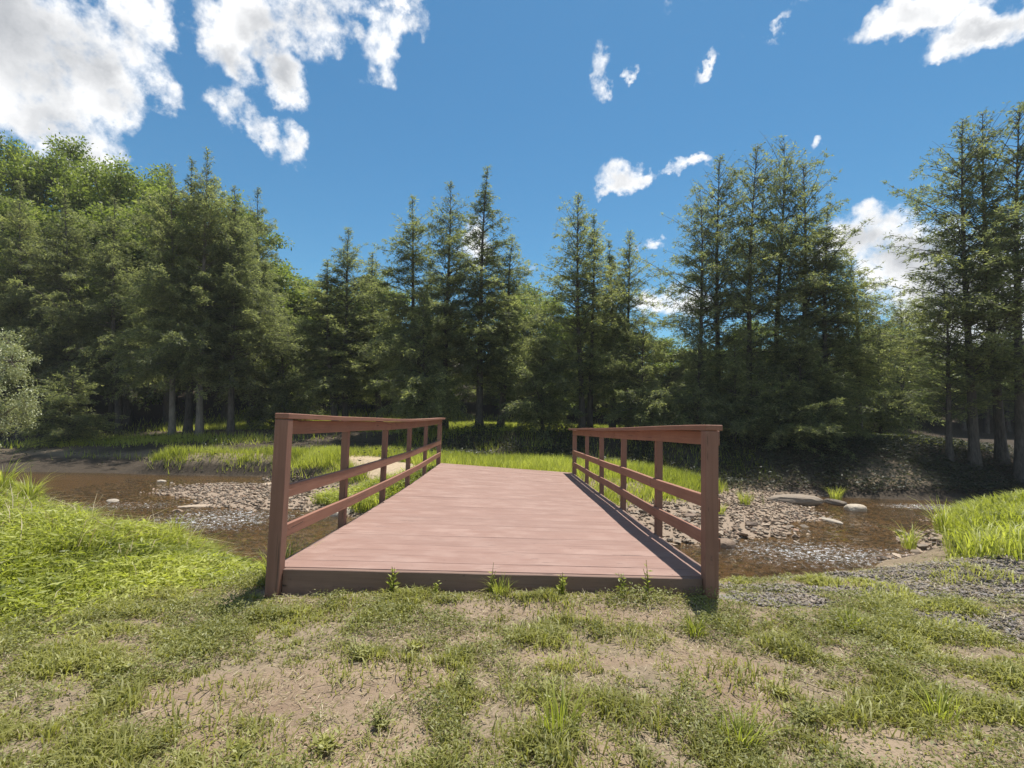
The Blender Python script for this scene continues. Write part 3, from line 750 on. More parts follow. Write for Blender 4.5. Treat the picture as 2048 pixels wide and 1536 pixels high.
T = [  # kind, tip, base px, depth, width, label
 ('hp',(342,330),345,21.5,1.0,'hemlock with slim pale grey trunk, leftmost of the close trunks left of the bridge'),
 ('h6',(383,318),376,22.3,1.2,'slim hemlock whose thin trunk stands second among the close trunks left of the bridge'),
 ('hp',(415,298),400,21.6,1.1,'tall hemlock with grey trunk and roots spreading over bare soil left of the bridge'),
 ('h3',(470,372),462,22.0,1.1,'hemlock with thick brown leaning trunk right of the pale trunks on the left bank'),
 ('h1',(515,375),500,25.0,1.0,'hemlock with thin bare leader sticking above the crowns left of the sky gap'),
 ('h2',(697,455),690,24.0,1.25,'pointed hemlock alone in the dip of the skyline above the left railing'),
 ('h6',(655,520),672,23.5,1.3,'shorter hemlock whose dark trunk touches the pointed one above the left railing'),
 ('h1',(825,393),820,22.5,1.2,'broad dark hemlock rising behind the far end of the left railing'),
 ('h6',(745,505),760,25.5,1.3,'small rounded hemlock filling the gap left of the broad dark one'),
 ('h2',(900,362),890,22.0,1.1,'narrow spired hemlock between the broad one and the tallest central one'),
 ('h6',(975,335),958,21.3,1.25,'tallest central hemlock with long narrow spire above the bridge deck'),
 ('h2',(1026,470),1000,21.8,1.15,'hemlock with stout low trunk just right of the tallest central one'),
 ('h4',(1157,388),1165,20.6,1.05,'feathery hemlock standing alone left of the right railing with sky showing through'),
 ('h6',(1188,430),1180,21.0,1.0,'slender second stem close behind the feathery lone hemlock'),
 ('h6',(1217,480),1225,22.3,1.1,'short hemlock just right of the feathery lone one'),
 ('h4',(1260,462),1255,21.4,.9,'thin pointed hemlock with forked foot above the start of the right railing'),
 ('h5',(1400,380),1400,20.0,.9,'airy hemlock at the left edge of the big clump behind the right railing'),
 ('h4',(1440,312),1436,20.2,1.0,'tall sparse hemlock second from the left in the big clump behind the right railing'),
 ('h4',(1515,290),1495,19.8,1.05,'tall hemlock with straight dark trunk in the middle of the right clump'),
 ('h5',(1568,276),1545,20.5,1.1,'highest hemlock of the big clump behind the right railing'),
 ('h4',(1606,325),1600,19.8,1.1,'hemlock with thin leader right of the highest one in the right clump'),
 ('h1',(1655,415),1655,18.8,1.1,'broad dark hemlock closing the right clump, foliage down to the bank'),
 ('h4',(1700,510),1720,20.5,1.0,'low feathery hemlock in front of the white cumulus cloud'),
 ('h4',(1925,240),1946,16.6,1.15,'hemlock with bare lower trunk, leftmost of the three tall ones at the right edge'),
 ('h5',(1965,226),2000,16.9,1.2,'middle one of the three tall hemlocks at the right edge'),
 ('h4',(2040,208),2036,16.2,1.25,'tall hemlock at the right edge of the picture, thick leaning trunk'),
 ('h5',(1885,560),1897,16.8,.8,'thin young hemlock left of the three tall ones at the right edge'),
 ('h4',(1800,600),1800,25.0,1.0,'low hemlock filling the gap between the right clump and the tall edge trees'),
 ('h1',(230,395),240,23.5,1.1,'dark hemlock left of the close grey trunks, foliage nearly to the grass'),
 ('h3',(130,380),140,24,1.05,'dark wide hemlock in the shaded stand at the left'),
 ('h1',(40,360),40,24,1.1,'dark hemlock behind the pale leafy shrub at the left edge'),
 ('h3',(-60,330),-60,24,1.1,'dark hemlock cut by the left edge of the picture'),
]
for kd, tip, b, dep, ws, lab in T:
    tree_at(kd, tip, b, dep, ws, lab, G1)
GU = 'young hemlocks under the taller trees'
U = [('hy',(1085,640),1085,20.5,1.1,'young hemlock with greyish sprays just left of the feathery lone hemlock'),
     ('hy',(1290,640),1285,19.6,1.1,'young green hemlock behind the start of the right railing'),
     ('hy',(1395,655),1395,18.6,.9,'young hemlock behind the middle of the right railing'),
     ('hy',(1470,690),1470,18.2,.8,'small young hemlock with light tips behind the right end of the right railing'),
     ('hy',(150,735),140,20.5,1.0,'young light green hemlock low at the edge of the shaded stand on the left'),
     ('hy',(850,590),850,20.6,1.2,'young hemlock in front of the broad dark one behind the left railing'),
     ('hy',(1600,640),1600,18.0,1.2,'young hemlock low in the right clump'),
     ('hy',(1760,640),1760,23.6,1.2,'young hemlock low in front of the gap beside the right clump'),
     ('hy',(560,640),575,24.0,1.2,'young hemlock right of the thick leaning trunk above the left end of the railing')]
U += [('hy',(1640,720),1640,17.6,.9,'low dark young hemlock at the bank edge left of the gap by the right clump'), ('hy',(1560,735),1560,17.8,.9,'low hemlock over the dark bank behind the right end post')]
for kd, tip, b, dep, ws, lab in U: tree_at(kd, tip, b, dep, ws, lab, GU)
tree_at('pale', (5, 640), -75, 13.5, .72, 'pale silvery leafed shrub at the left edge above the stream', None, 'shrub', 'leafy_shrub')
tree_at('bush', (560, 700), 560, 24.5, 1.1, 'light green leafy bush behind the thick leaning trunk', None, 'bush', 'leafy_bush')
tree_at('bush', (1100, 760), 1104, 24.5, .7, 'small several-stemmed bush in the lit grass behind the tree row', None, 'bush', 'leafy_bush')
# wooded slope and the woods behind the row
r2 = random.Random(9)
MARKS = [(-60,'the hemlock cut by the left edge'),(40,'the hemlock above the pale shrub'),(140,'the widest dark hemlock at the left'),(240,'the hemlock beside the grey trunks'),(345,'the leftmost pale trunk'),(400,'the hemlock with spreading roots'),
 (462,'the leaning thick trunk'),(500,'the thin bare leader'),(690,'the lone pointed hemlock'),(820,'the broad dark hemlock'),(890,'the narrow spired hemlock'),(958,'the tallest central hemlock'),(1000,'the stout low trunk'),(1165,'the feathery lone hemlock'),
 (1255,'the hemlock with forked foot'),(1400,'the left edge of the right clump'),(1495,'the straight middle trunk of the right clump'),(1545,'the highest hemlock of the right clump'),(1655,'the broad hemlock closing the right clump'),(1800,'the gap beside the right clump'),
 (1946,'the bare lower trunk near the right edge'),(2036,'the tall hemlock at the right edge')]
_used = set()
def back_label(px, dep, what):
    k = min(MARKS, key=lambda m: abs(m[0] - px)); d = px - k[0]
    for rel in (['directly behind'] if abs(d) < 14 else ['just left of'] if d < 0 else ['just right of']) + ['farther back behind', 'deep behind']:
        s = what + ' ' + rel + ' ' + k[1]
        if s not in _used: _used.add(s); return s
    return None
back = [(0,285,30),(55,300,33),(110,292,31),(165,300,34),(215,322,30),(265,330,32),(300,345,35),(245,385,28),(440,395,29),(490,400,31),(330,400,28),(30,400,28),(120,430,27),
        (560,545,32),(600,570,36),(635,575,33),(735,540,34),(770,560,38),(860,520,36),(1060,575,36),(1090,600,33),(1040,560,40),(1130,620,38),(1200,620,34),(1230,650,36),
        (1290,660,36),(1330,690,34),(1380,690,38),(1450,700,34),(1520,690,36),(1600,690,34),(1680,680,32),(1760,680,36),(1850,700,34),(1930,690,32),(2010,690,33),(2100,640,32),(-60,290,31),(-130,280,34),(2200,600,30)]
for i, (px, py, dep) in enumerate(back):
    left = px < 660
    k = r2.choice(['d1', 'd2', 'd3']) if (left or i % 3) else r2.choice(['h1', 'h3'])
    tree_at(k, (px, py), px + r2.uniform(-15, 15), dep, r2.uniform(1.15, 1.5) if left else r2.uniform(1.0, 1.3),
            back_label(px, dep, 'leafy green crown on the slope' if left else 'background hemlock' if k[0] == 'h' else 'background leafy tree') or ('leafy green tree on the wooded slope behind the dark hemlocks at the left' if left else 'tree of the woods showing between the hemlock trunks in the background'),
            'leafy trees on the wooded slope at the left' if left else 'background trees behind the hemlock row')
for i in range(26):     # the second rank that closes the view under the crowns
    px = -80 + i * 88 + r2.uniform(-30, 30)
    left = px < 660
    tree_at(r2.choice(['h1', 'h3', 'd3']), (px, r2.uniform(560, 700) if not left else r2.uniform(470, 640)), px, r2.uniform(31, 36), r2.uniform(.9, 1.2),
            'dark tree deep in the shaded stand behind the left hemlocks' if left else 'dark tree deep in the shade behind the hemlock row',
            'shaded trees deep in the stand at the left' if left else 'shaded trees deep behind the hemlock row')

for i in range(30):
    px = -60 + i * 74 + r2.uniform(-25, 25)
    tree_at(r2.choice(['bush', 'bush', 'hy']), (px, r2.uniform(700, 770)), px, r2.uniform(34, 38), r2.uniform(1.6, 2.2), 'shaded shrub filling the view under the crowns far behind the tree row', 'shrubs under the far trees', 'shrub', 'understory_shrub')

# ------------------------------------------------------------------ grass
def blades(x, y, ht, wd, lean, tint, seg=2, zoff=-.01):
    n = len(x); a = rng.uniform(0, 6.283, n); z = h(x, y) + zoff
    P = np.stack([x, y, z], 1); dh = np.stack([np.cos(a), np.sin(a), np.zeros(n)], 1)
    sd_ = np.stack([-np.sin(a + rng.normal(0, .6, n)), np.cos(a), np.zeros(n)], 1)
    up = np.array([0, 0, 1.])
    mid = P + up * (ht * .62)[:, None] + dh * (ht * lean * .35)[:, None]
    tip = P + up * (ht * np.clip(1 - .35 * lean, .2, 1))[:, None] + dh * (ht * lean)[:, None]
    w = (sd_ * wd[:, None])
    V = np.stack([P - w * .8, P + w * .8, mid + w, mid - w, tip], 1).reshape(-1, 3)
    b = np.arange(n)[:, None] * 5
    Fc = np.concatenate([b + [0, 1, 2], b + [0, 2, 3], b + [3, 2, 4]], 0)
    return V, Fc, np.repeat(tint, 5)
def tri_blades(x, y, ht, wd, lean, tint):
    n = len(x); a = rng.uniform(0, 6.283, n); z = h(x, y) - .02
    P = np.stack([x, y, z], 1); dh = np.stack([np.cos(a), np.sin(a), np.zeros(n)], 1); sd_ = np.stack([-np.sin(a), np.cos(a), np.zeros(n)], 1)
    tip = P + np.array([0, 0, 1.]) * ht[:, None] + dh * (ht * lean)[:, None]; w = sd_ * wd[:, None]
    V = np.stack([P - w, P + w, tip], 1).reshape(-1, 3)
    return V, np.arange(n * 3).reshape(n, 3), np.repeat(tint, 3)
def flat_leaves(x, y, zr, L, W, tint, tilt=.35, up_=.25):
    n = len(x); a = rng.uniform(0, 6.283, n)
    P = np.stack([x, y, h(x, y) + zr], 1)
    D = nrm(np.stack([np.cos(a), np.sin(a), rng.normal(up_, .3, n)], 1)); N = nrm(np.array([0, 0, 1.]) + rng.normal(0, tilt, (n, 3)))
    return leaves(P, D, N, L, W, tint)
def scatter(n, x0, x1, y0, y1, dens, ypow=1.0):
    """n random points kept with probability dens(x,y)"""
    X, Y = [], []; got = 0
    while got < n:
        x = rng.uniform(x0, x1, n); y = y0 + (y1 - y0) * rng.uniform(0, 1, n) ** ypow
        k = rng.uniform(0, 1, n) < dens(x, y); X.append(x[k]); Y.append(y[k]); got += k.sum()
        if k.mean() < .002: break
    return np.concatenate(X)[:n], np.concatenate(Y)[:n]
def in_view(x, y, pad=.25): return np.abs(x) < (np.maximum(y, 0) * 1.08 + pad)
def notbridge(x, y): return ~((x > -1.72) & (x < 1.58) & (y > 3.46) & (y < 11.75))
def d_lawn(x, y):
    n = tuft(x, y, 101, 3.2); n2 = tuft(x, y, 105, 9)
    g = sstep(n * .5 + n2 * .5, .43, .60)
    left_r = .55 + .45 * sstep(np.abs(x), .5, 2.2)
    return np.where(in_view(x, y) & notbridge(x, y), np.clip(g * left_r * (1 - .86 * m_bare(x, y)) * (1 - .85 * m_gravel(x, y)) + .03 + .45 * np.exp(-((x + .1) / 1.6) ** 4 - ((y - 3.4) / .12) ** 2), 0, 1) * sstep(-.1 - 0 * x + h0(x, y) + .45, 0, .2), 0)
LT = lambda x, y: np.clip(.30 + .5 * (tuft(x, y, 111, 1.6) - .3) + rng.normal(0, .17, len(x)) + .25 * sstep(np.abs(x), 1.2, 2.8), 0, 1)
x, y = scatter(125000, -5.5, 5.5, 1.5, 5.2, d_lawn, 1.25)
n = len(x); nn = tuft(x, y, 101, 3.2)
V, Fc, t = blades(x, y, rng.uniform(.012, .045, n) * (1 + 1.5 * sstep(nn, .48, .72)), rng.uniform(.0012, .0026, n) * (1 + .2 * y), rng.uniform(.2, 1.3, n), LT(x, y))
tag(obj_np('lawn_grass', V, Fc, GRASS, {'tint': t}), 'short patchy grass growing over the trodden ground in front of the bridge', 'grass', kind='stuff')
# low creeping weeds
def d_weed(x, y):
    n = tuft(x, y, 121, 2.6); n2 = tuft(x, y, 125, 8)
    return np.where(in_view(x, y) & notbridge(x, y), sstep(n * .5 + n2 * .5, .43, .60) * (1 - .9 * m_bare(x, y)) * (1 - .95 * m_gravel(x, y)) * (h0(x, y) > -.3), 0)
x, y = scatter(92000, -5.0, 5.0, 1.5, 4.8, d_weed, 1.25); n = len(x)
V, Fc, t = flat_leaves(x, y, rng.uniform(.0, .045, n) * (1 + sstep(tuft(x, y, 121, 2.6), .5, .7)), rng.uniform(.010, .026, n) * (.75 + .12 * y), rng.uniform(.0018, .0042, n) * (.75 + .12 * y),
                       np.clip(.4 + .5 * (tuft(x, y, 131, 2) - .5) + rng.normal(0, .2, n), 0, 1), .6, .35)
tag(obj_np('ground_weeds', V, Fc, WEED, {'tint': t}), 'low creeping weeds with small leaves spread over the ground in the foreground', 'weeds', kind='stuff')
# dry straw and clippings
x, y = scatter(36000, -4.6, 4.6, 1.5, 4.6, lambda x, y: np.where(in_view(x, y) & notbridge(x, y), (.25 + .75 * sstep(tuft(x, y, 141, 2.2), .4, .6)) * (1 - .55 * m_bare(x, y)) * (1 - .8 * m_lush(x, y)), 0), 1.2); n = len(x)
V, Fc, t = flat_leaves(x, y, rng.uniform(.002, .018, n), rng.uniform(.02, .07, n), rng.uniform(.0008, .0016, n) * (.7 + .2 * y), rng.uniform(0, 1, n), .5, .08)
tag(obj_np('dry_straw', V, Fc, STRAW, {'tint': t}), 'dry straw and dead grass lying between the green tufts in front of the bridge', 'straw', kind='stuff')
# lush grass on both near banks
def d_lush(x, y):
    return np.where(np.abs(x) < y * 1.1 + .6, m_lush(x, y) * (h0(x, y) > -.66) * ~((x > -9.5) & (x < -4.3) & (y > 9.6)) * (.55 + .45 * sstep(tuft(x, y, 151, 1.4), .3, .6)) * notbridge(x, y), 0)
x, y = scatter(84000, -14, -1.7, 2.2, 12, lambda x, y: d_lush(x, y) * np.clip(4.5 / y, .3, 1), 1.3); n = len(x)
def hlush(x, y): return (.045 + .24 * sstep(-x + .45 * (y - 3), 2.2, 5.0)) * (.35 + 1.3 * tuft(x, y, 155, 1.7)) * (.75 + .5 * tuft(x, y, 156, 5))
hh = hlush(x, y)
tl = np.clip(.38 + 1.5 * (tuft(x, y, 157, 1.2) - .48) + rng.normal(0, .2, n), 0, 1)
A = blades(x, y, hh * rng.uniform(.45, 1.3, n), rng.uniform(.0018, .0042, n) * (.8 + .1 * y), rng.uniform(.3, 1.2, n), tl)
x2, y2 = scatter(62000, -14, -1.7, 2.2, 12, lambda x, y: d_lush(x, y) * np.clip(4.5 / y, .3, 1), 1.3); n2 = len(x2)
hh2 = .9 * hlush(x2, y2)
B = flat_leaves(x2, y2, hh2 * rng.uniform(.3, 1.0, n2) ** .7, rng.uniform(.035, .085, n2) * (.8 + .06 * y2), rng.uniform(.004, .009, n2) * (.8 + .06 * y2),
                np.clip(.42 + 1.5 * (tuft(x2, y2, 157, 1.2) - .48) + rng.normal(0, .22, n2), 0, 1), .5, .05)
Bt = np.concatenate([B[1][:, [0, 1, 2]], B[1][:, [0, 2, 3]]]) + len(A[0])
tag(obj_np('tall_bank_grass', np.concatenate([A[0], B[0]]), np.concatenate([A[1], Bt]), LUSH, {'tint': np.concatenate([A[2], B[2]])}),
    'lush bright green grass growing tall on the near bank left of the bridge', 'grass', kind='stuff')
x, y = scatter(26000, 3.5, 16, 4.4, 14, lambda x, y: np.where((np.abs(x) < y * 1.12 + .6) & (x > 4.2), sstep(x - .84 * y, .05, .45) * (1 - .8 * m_gravel(x, y)) * (h0(x, y) > -.68) * (y < 14), 0), 1.2); n = len(x)
V, Fc, t = blades(x, y, rng.uniform(.12, .42, n) * (.6 + .8 * tuft(x, y, 161, 1)), rng.uniform(.004, .008, n) * (.6 + .08 * y), rng.uniform(.3, 1.0, n), np.clip(.5 + .8 * (tuft(x, y, 163, 1) - .5) + rng.normal(0, .18, n), 0, 1))
tag(obj_np('creekside_grass', V, Fc, LUSH, {'tint': t}), 'lush grass on the near bank right of the gravel, at the right edge', 'grass', kind='stuff')
x, y = scatter(900, -9, -1.9, 2.6, 9.5, lambda x, y: d_lush(x, y) * (.3 + .7 * (y > 4)), 1.2); n = len(x)
V, Fc, t = blades(x, y, hlush(x, y) * rng.uniform(1.1, 2.0, n), rng.uniform(.0018, .003, n) * (.8 + .1 * y), rng.uniform(.3, 1.4, n), rng.uniform(.4, 1, n))
tag(obj_np('dry_stems', V, Fc, STRAW, {'tint': t}), 'pale dry stems standing among the lush grass left of the bridge', 'dry stems', kind='stuff')
# far-side banks in the open
def d_far(x, y):
    return np.where(np.abs(x) < y * 1.1, tall_side(x, y) * (1 - .93 * a_wood(x, y)) * notbridge(x, y) * (.25 + .75 * sstep(tuft(x, y, 171, 1.1), .33, .55)) * np.clip(9 / np.abs(x), .5, 1) * np.where((x < -11.8), .35, 1) * np.where(x < -4.5, 1 - sstep(y, 17.9, 18.6), 1), 0)
x, y = scatter(72000, -16, 8.5, 9.2, 22, d_far); n = len(x)
V, Fc, t = tri_blades(x, y, rng.uniform(.10, .34, n) * (.55 + .9 * tuft(x, y, 173, 1.3)), rng.uniform(.007, .013, n), rng.uniform(.1, .9, n), np.clip(.38 + .8 * (tuft(x, y, 175, .8) - .5) + rng.normal(0, .17, n), 0, 1))
tag(obj_np('far_bank_grass', V, Fc, LUSH, {'tint': t}), 'green grass covering the low far banks behind and beside the bridge', 'grass', kind='stuff')
# ground cover coloured dark for shade on the bank and the lit clearings behind the first trunks
def d_clear(x, y):
    c = np.maximum.reduce([ell(x, y, -15, 20.8, 5.5, .9, 3), ell(x, y, -9.5, 25.4, 7, 1.7, 3), ell(x, y, 1, 25, 9, 3.2, 4), ell(x, y, 15.5, 20.4, 3.4, 1.5, 4), ell(x, y, -5, 28, 11, 3.5, 3), ell(x, y, 7, 23.5, 5, 1.6, 3), ell(x, y, 13, 24.5, 9, 3.5, 3)])
    return np.where(np.abs(x) < y * 1.15, np.clip(c, 0, 1) * (.4 + .6 * sstep(tuft(x, y, 181, 1), .35, .55)), 0)
x, y = scatter(75000, -24, 20, 18.2, 33, d_clear); n = len(x)
V, Fc, t = tri_blades(x, y, rng.uniform(.12, .36, n), rng.uniform(.012, .022, n), rng.uniform(.1, .9, n), np.clip(.55 + .6 * (tuft(x, y, 183, .8) - .5) + rng.normal(0, .17, n), 0, 1))
tag(obj_np('clearing_grass', V, Fc, LUSH, {'tint': t}), 'bright sunlit grass in the clearings behind the first tree trunks', 'grass', kind='stuff')
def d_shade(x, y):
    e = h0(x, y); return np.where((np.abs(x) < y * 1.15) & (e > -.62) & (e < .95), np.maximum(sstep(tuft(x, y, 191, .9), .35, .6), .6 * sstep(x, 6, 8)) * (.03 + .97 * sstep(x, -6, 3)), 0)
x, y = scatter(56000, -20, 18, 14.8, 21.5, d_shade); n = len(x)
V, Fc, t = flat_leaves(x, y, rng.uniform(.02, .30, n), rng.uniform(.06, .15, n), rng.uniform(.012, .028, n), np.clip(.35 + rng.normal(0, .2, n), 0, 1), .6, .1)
tag(obj_np('shaded_undergrowth', V, Fc, UNDER, {'tint': t}), 'leafy undergrowth, coloured darker for shade, on the bank below the hemlocks', 'undergrowth', kind='stuff')

# ------------------------------------------------------------------ stones
def hull_mesh(seed, flat, pts=11):
    r = random.Random(seed); bm = bmesh.new()
    for _ in range(pts):
        v = Vector((r.gauss(0, 1), r.gauss(0, 1), r.gauss(0, 1))).normalized() * r.uniform(.85, 1.05)
        bm.verts.new((v.x * .5, v.y * .5 * r.uniform(.6, .9), v.z * .5 * flat))
    g = bmesh.ops.convex_hull(bm, input=bm.verts)
    bmesh.ops.delete(bm, geom=[e for e in g['geom_interior'] if isinstance(e, bmesh.types.BMVert)], context='VERTS')
    bmesh.ops.triangulate(bm, faces=bm.faces); bm.normal_update()
    return bm
STV = []
for i in range(10):
    bm = hull_mesh(i, .38 if i % 3 else .55); me = bpy.data.meshes.new('stone'); bm.to_mesh(me); bm.free(); me.materials.append(BARSTONE); STV.append(me)
def bar_density(x, y):
    z = h0(x, y)
    a = sstep(z, -.80, -.72) * (1 - sstep(z, -.50, -.40))
    return np.where((y > 7.6) & (y < 16) & (x > -10) & (x < 9.5) & (np.abs(x) < y * 1.05), a, 0)
xs_, ys_ = scatter(900, -10, 9.5, 7.6, 15.5, lambda x, y: bar_density(x, y) * np.where(x > 1.4, 1, .8) * np.where(np.abs(x) < 1.3, .1, 1))
order = np.argsort(ys_)[:270]
for i in order:
    x, y = xs_[i], ys_[i]; s = random.uniform(.07, .17) * random.choice([1, 1, 1.3, 1.9])
    o = bpy.data.objects.new('stone', random.choice(STV)); link(o, ground)
    o.location = (x, y, float(h(x, y)) + .03 * s / .15); o.scale = (s, s, s * random.uniform(.7, 1.1))
    o.rotation_euler = (random.gauss(0, .22), random.gauss(0, .22), random.uniform(0, 6.28))
def pebble_cloud(name, x, y, size, mat, label, cat, flat=.5, pts=7, nvar=8, lift=.15):
    n = len(x); Vs, Fs, Ts = [], [], []; off = 0
    var = rng.integers(0, nvar, n)
    for k in range(nvar):
        bm = hull_mesh(900 + k, flat, pts); v = np.array([p.co[:] for p in bm.verts]); bm.verts.index_update(); f = np.array([[p.index for p in q.verts] for q in bm.faces]); bm.free()
        I = np.where(var == k)[0]; m = len(I)
        if not m: continue
        a = rng.uniform(0, 6.283, m); c, s = np.cos(a), np.sin(a); sz = size[I]
        tx, ty = rng.normal(0, .3, m), rng.normal(0, .3, m)
        X = (v[None, :, 0] * c[:, None] - v[None, :, 1] * s[:, None]); Y = (v[None, :, 0] * s[:, None] + v[None, :, 1] * c[:, None])
        Z = v[None, :, 2] + X * tx[:, None] + Y * ty[:, None]
        W = np.stack([X * sz[:, None] + x[I][:, None], Y * sz[:, None] + y[I][:, None], Z * sz[:, None] + (h(x[I], y[I]) + lift * sz)[:, None]], 2)
        Vs.append(W.reshape(-1, 3)); Fs.append((f[None] + (np.arange(m) * len(v))[:, None, None] + off).reshape(-1, 3)); off += m * len(v)
        Ts.append(np.repeat(rng.uniform(0, 1, m), len(v)))
    return tag(obj_np(name, np.concatenate(Vs), np.concatenate(Fs), mat, {'tint': np.concatenate(Ts)}), label, cat, kind='stuff')
x, y = scatter(9000, -10, 9.5, 7.4, 16, bar_density)
pebble_cloud('gravel_bar_pebbles', x, y, rng.uniform(.04, .13, len(x)), BARPEB, 'flat reddish pebbles covering the gravel bars in the stream', 'pebbles', .4)
x, y = scatter(5200, -12, 13, 5.6, 16, lambda x, y: np.where(np.abs(x) < y * 1.05, sstep(-h0(x, y), .72, .78), 0))
pebble_cloud('stream_bed_stones', x, y, rng.uniform(.05, .17, len(x)), BARPEB, 'brown stones lying on the bed under the shallow water', 'stones', .4)
x, y = scatter(24000, .4, 6.8, 2.6, 6.6, lambda x, y: np.where(in_view(x, y) & notbridge(x, y), m_gravel(x, y), 0))
pebble_cloud('grey_gravel', x, y, rng.uniform(.014, .042, len(x)) * rng.choice([1, 1, 1.3], len(x)), GRAVEL, 'grey crushed gravel spread on the bank right of the bridge', 'gravel', .6, 6)
x, y = scatter(3500, -4.5, 4.5, 1.5, 4.2, lambda x, y: np.where(in_view(x, y) & notbridge(x, y), .25 + .5 * m_bare(x, y), 0), 1.2)
pebble_cloud('soil_crumbs', x, y, rng.uniform(.004, .014, len(x)), BARPEB, 'small stones and soil crumbs on the bare patches in front of the bridge', 'crumbs', .6, 6)

def boulder(px, py, z, s, label, sc=(1, 1, .6), seed=0, mat=None, dz=0):
    d = ray(px, py); t = (z - CZ) / d[2]; p = np.array([0, 0, CZ]) + d * t
    bm = bmesh.new(); bmesh.ops.create_icosphere(bm, subdivisions=3, radius=.5)
    for v in bm.verts:
        q = v.co * 1.6 + Vector((seed * 3.1, 0, 0)); k = mnoise.noise(q) * .22 + mnoise.noise(q * 2.7) * .09
        c = v.co.normalized(); f = max(abs(c.x), abs(c.y), abs(c.z)); v.co = c * (.5 * (1 + k) * (.8 + .2 / max(f, .6) * .7))
    me = bpy.data.meshes.new('boulder'); bm.to_mesh(me); bm.free(); me.materials.append(mat or BOULDER)
    for pl in me.polygons: pl.use_smooth = False
    o = link(bpy.data.objects.new('boulder', me)); o.location = (p[0], p[1], z + dz); o.scale = (s * sc[0], s * sc[1], s * sc[2]); o.rotation_euler = (0, 0, seed)
    tag(o, label, 'rock', 'rocks at the water'); return o
boulder(690, 1030, -.72, .55, 'large pale rock at the water seen through the left railing', (1.2, .8, .65), 1)
boulder(665, 990, -.68, .34, 'smaller pale rock at the gravel edge just behind the large one left of the bridge', (1.2, .8, .5), 2)
boulder(1712, 1018, -.66, .45, 'rounded tan rock in the stream below a tuft of grass', (1.1, .8, .55), 3)
boulder(1890, 1036, -.68, .5, 'flat tan rock at the foaming rapid near the right grass bank', (1.4, .8, .4), 4)
boulder(1660, 1042, -.70, .42, 'long flat pink rock at the tip of the right gravel bar', (1.5, .5, .25), 5)
boulder(1590, 1000, -.60, .9, 'grey slab lying at the shaded foot of the bank behind the right gravel bar', (1.6, .6, .35), 6, BARSTONE)
boulder(1450, 1090, -.68, .34, 'angular grey rock at the water just right of the right end post', (1.2, .9, .7), 7, BARSTONE)
boulder(1670, 1005, -.66, .5, 'low grey rock in the shade just left of the grass tuft in the stream', (1.4, .7, .35), 8, BARSTONE)
boulder(322, 963, -.70, .26, 'lone pale stone in the still pool at the left', (1.4, .7, .4), 9)
boulder(400, 1013, -.70, .5, 'thin dark slab at the left tip of the left gravel bar', (1.6, .5, .16), 10, BARSTONE)
boulder(540, 970, -.66, .6, 'wide flat pale slab on the left gravel bar behind the left end post', (1.5, .8, .2), 11, BARSTONE)
boulder(225, 1002, -.70, .3, 'small stone breaking the water left of the riffle', (1.3, .7, .3), 12)

# ------------------------------------------------------------------ single plants
def weed_mesh(seed, stems, H, leaf, kind='broad', mat=None, spread=.35):
    r = np.random.default_rng(seed); parts = []; P_, D_, L_, W_, T_ = [], [], [], [], []
    for s in range(stems):
        a = r.uniform(0, 6.283); hh = H * r.uniform(.55, 1.05); ln = spread * r.uniform(.2, 1)
        t = np.linspace(0, 1, 5)
        path = np.stack([np.cos(a) * ln * hh * t ** 1.6, np.sin(a) * ln * hh * t ** 1.6, hh * t], 1)
        parts.append(tubes(path[None], np.linspace(.0035, .0015, 5)[None] * (1 + H), 3))
        nl = 9 if kind == 'broad' else 14
        for i in range(nl):
            u = .12 + .88 * i / nl; p = np.array([np.interp(u, t, path[:, k]) for k in range(3)]); b = a + i * 2.4
            P_.append(p); D_.append([math.cos(b), math.sin(b), r.uniform(.1, .8)]); L_.append(leaf * r.uniform(.6, 1.1) * (1.15 - .5 * u)); W_.append(L_[-1] * (.17 if kind == 'broad' else .09)); T_.append(r.uniform(.3, .95))
    P_ = np.array(P_); D = nrm(np.array(D_)); N = nrm(np.array([0, 0, 1.]) + r.normal(0, .4, P_.shape))
    V, Fc, tn = leaves(P_, D, N, np.array(L_), np.array(W_), np.array(T_))
    st = merge(parts)
    return mesh_np('foliage', V, Fc, mat or LUSH, {'tint': tn}), mesh_np('stem', st[0], st[1], mat or LUSH, {'tint': np.full(len(st[0]), .3)})
def clump_mesh(seed, n, H, wd, mat, spread=.12, lean=.8):
    r = np.random.default_rng(seed); a = r.uniform(0, 6.283, n); rr = spread * r.uniform(0, 1, n) ** .7; k = 5
    t = np.linspace(0, 1, k); hh = H * r.uniform(.5, 1.1, n); ln = lean * r.uniform(.2, 1.1, n)
    bx, by = np.cos(a) * rr, np.sin(a) * rr; a2 = a + r.normal(0, .5, n)
    q = hh[:, None] * t[None]
    X = bx[:, None] + np.cos(a2)[:, None] * ln[:, None] * q * t[None]; Y = by[:, None] + np.sin(a2)[:, None] * ln[:, None] * q * t[None]
    Z = q * (1 - .35 * ln[:, None] * t[None] ** 2)
    C = np.stack([X, Y, Z], 2); S = np.stack([-np.sin(a2), np.cos(a2), np.zeros(n)], 1)[:, None] * (wd * np.array([.8, 1, .9, .6, .08]))[None, :, None] * r.uniform(.7, 1.2, n)[:, None, None]
    V = np.stack([C - S, C + S], 2).reshape(-1, 3); b = (np.arange(n)[:, None] * k + np.arange(k - 1)[None]).ravel() * 2
    Fc = np.stack([b, b + 1, b + 3, b + 2], 1)
    return mesh_np('grass_clump', V, Fc, mat, {'tint': np.repeat(np.clip(r.normal(.5, .2, n), 0, 1), 2 * k)})
WM = [weed_mesh(41, 4, .20, .06), weed_mesh(42, 3, .26, .055), weed_mesh(43, 6, .16, .05)]
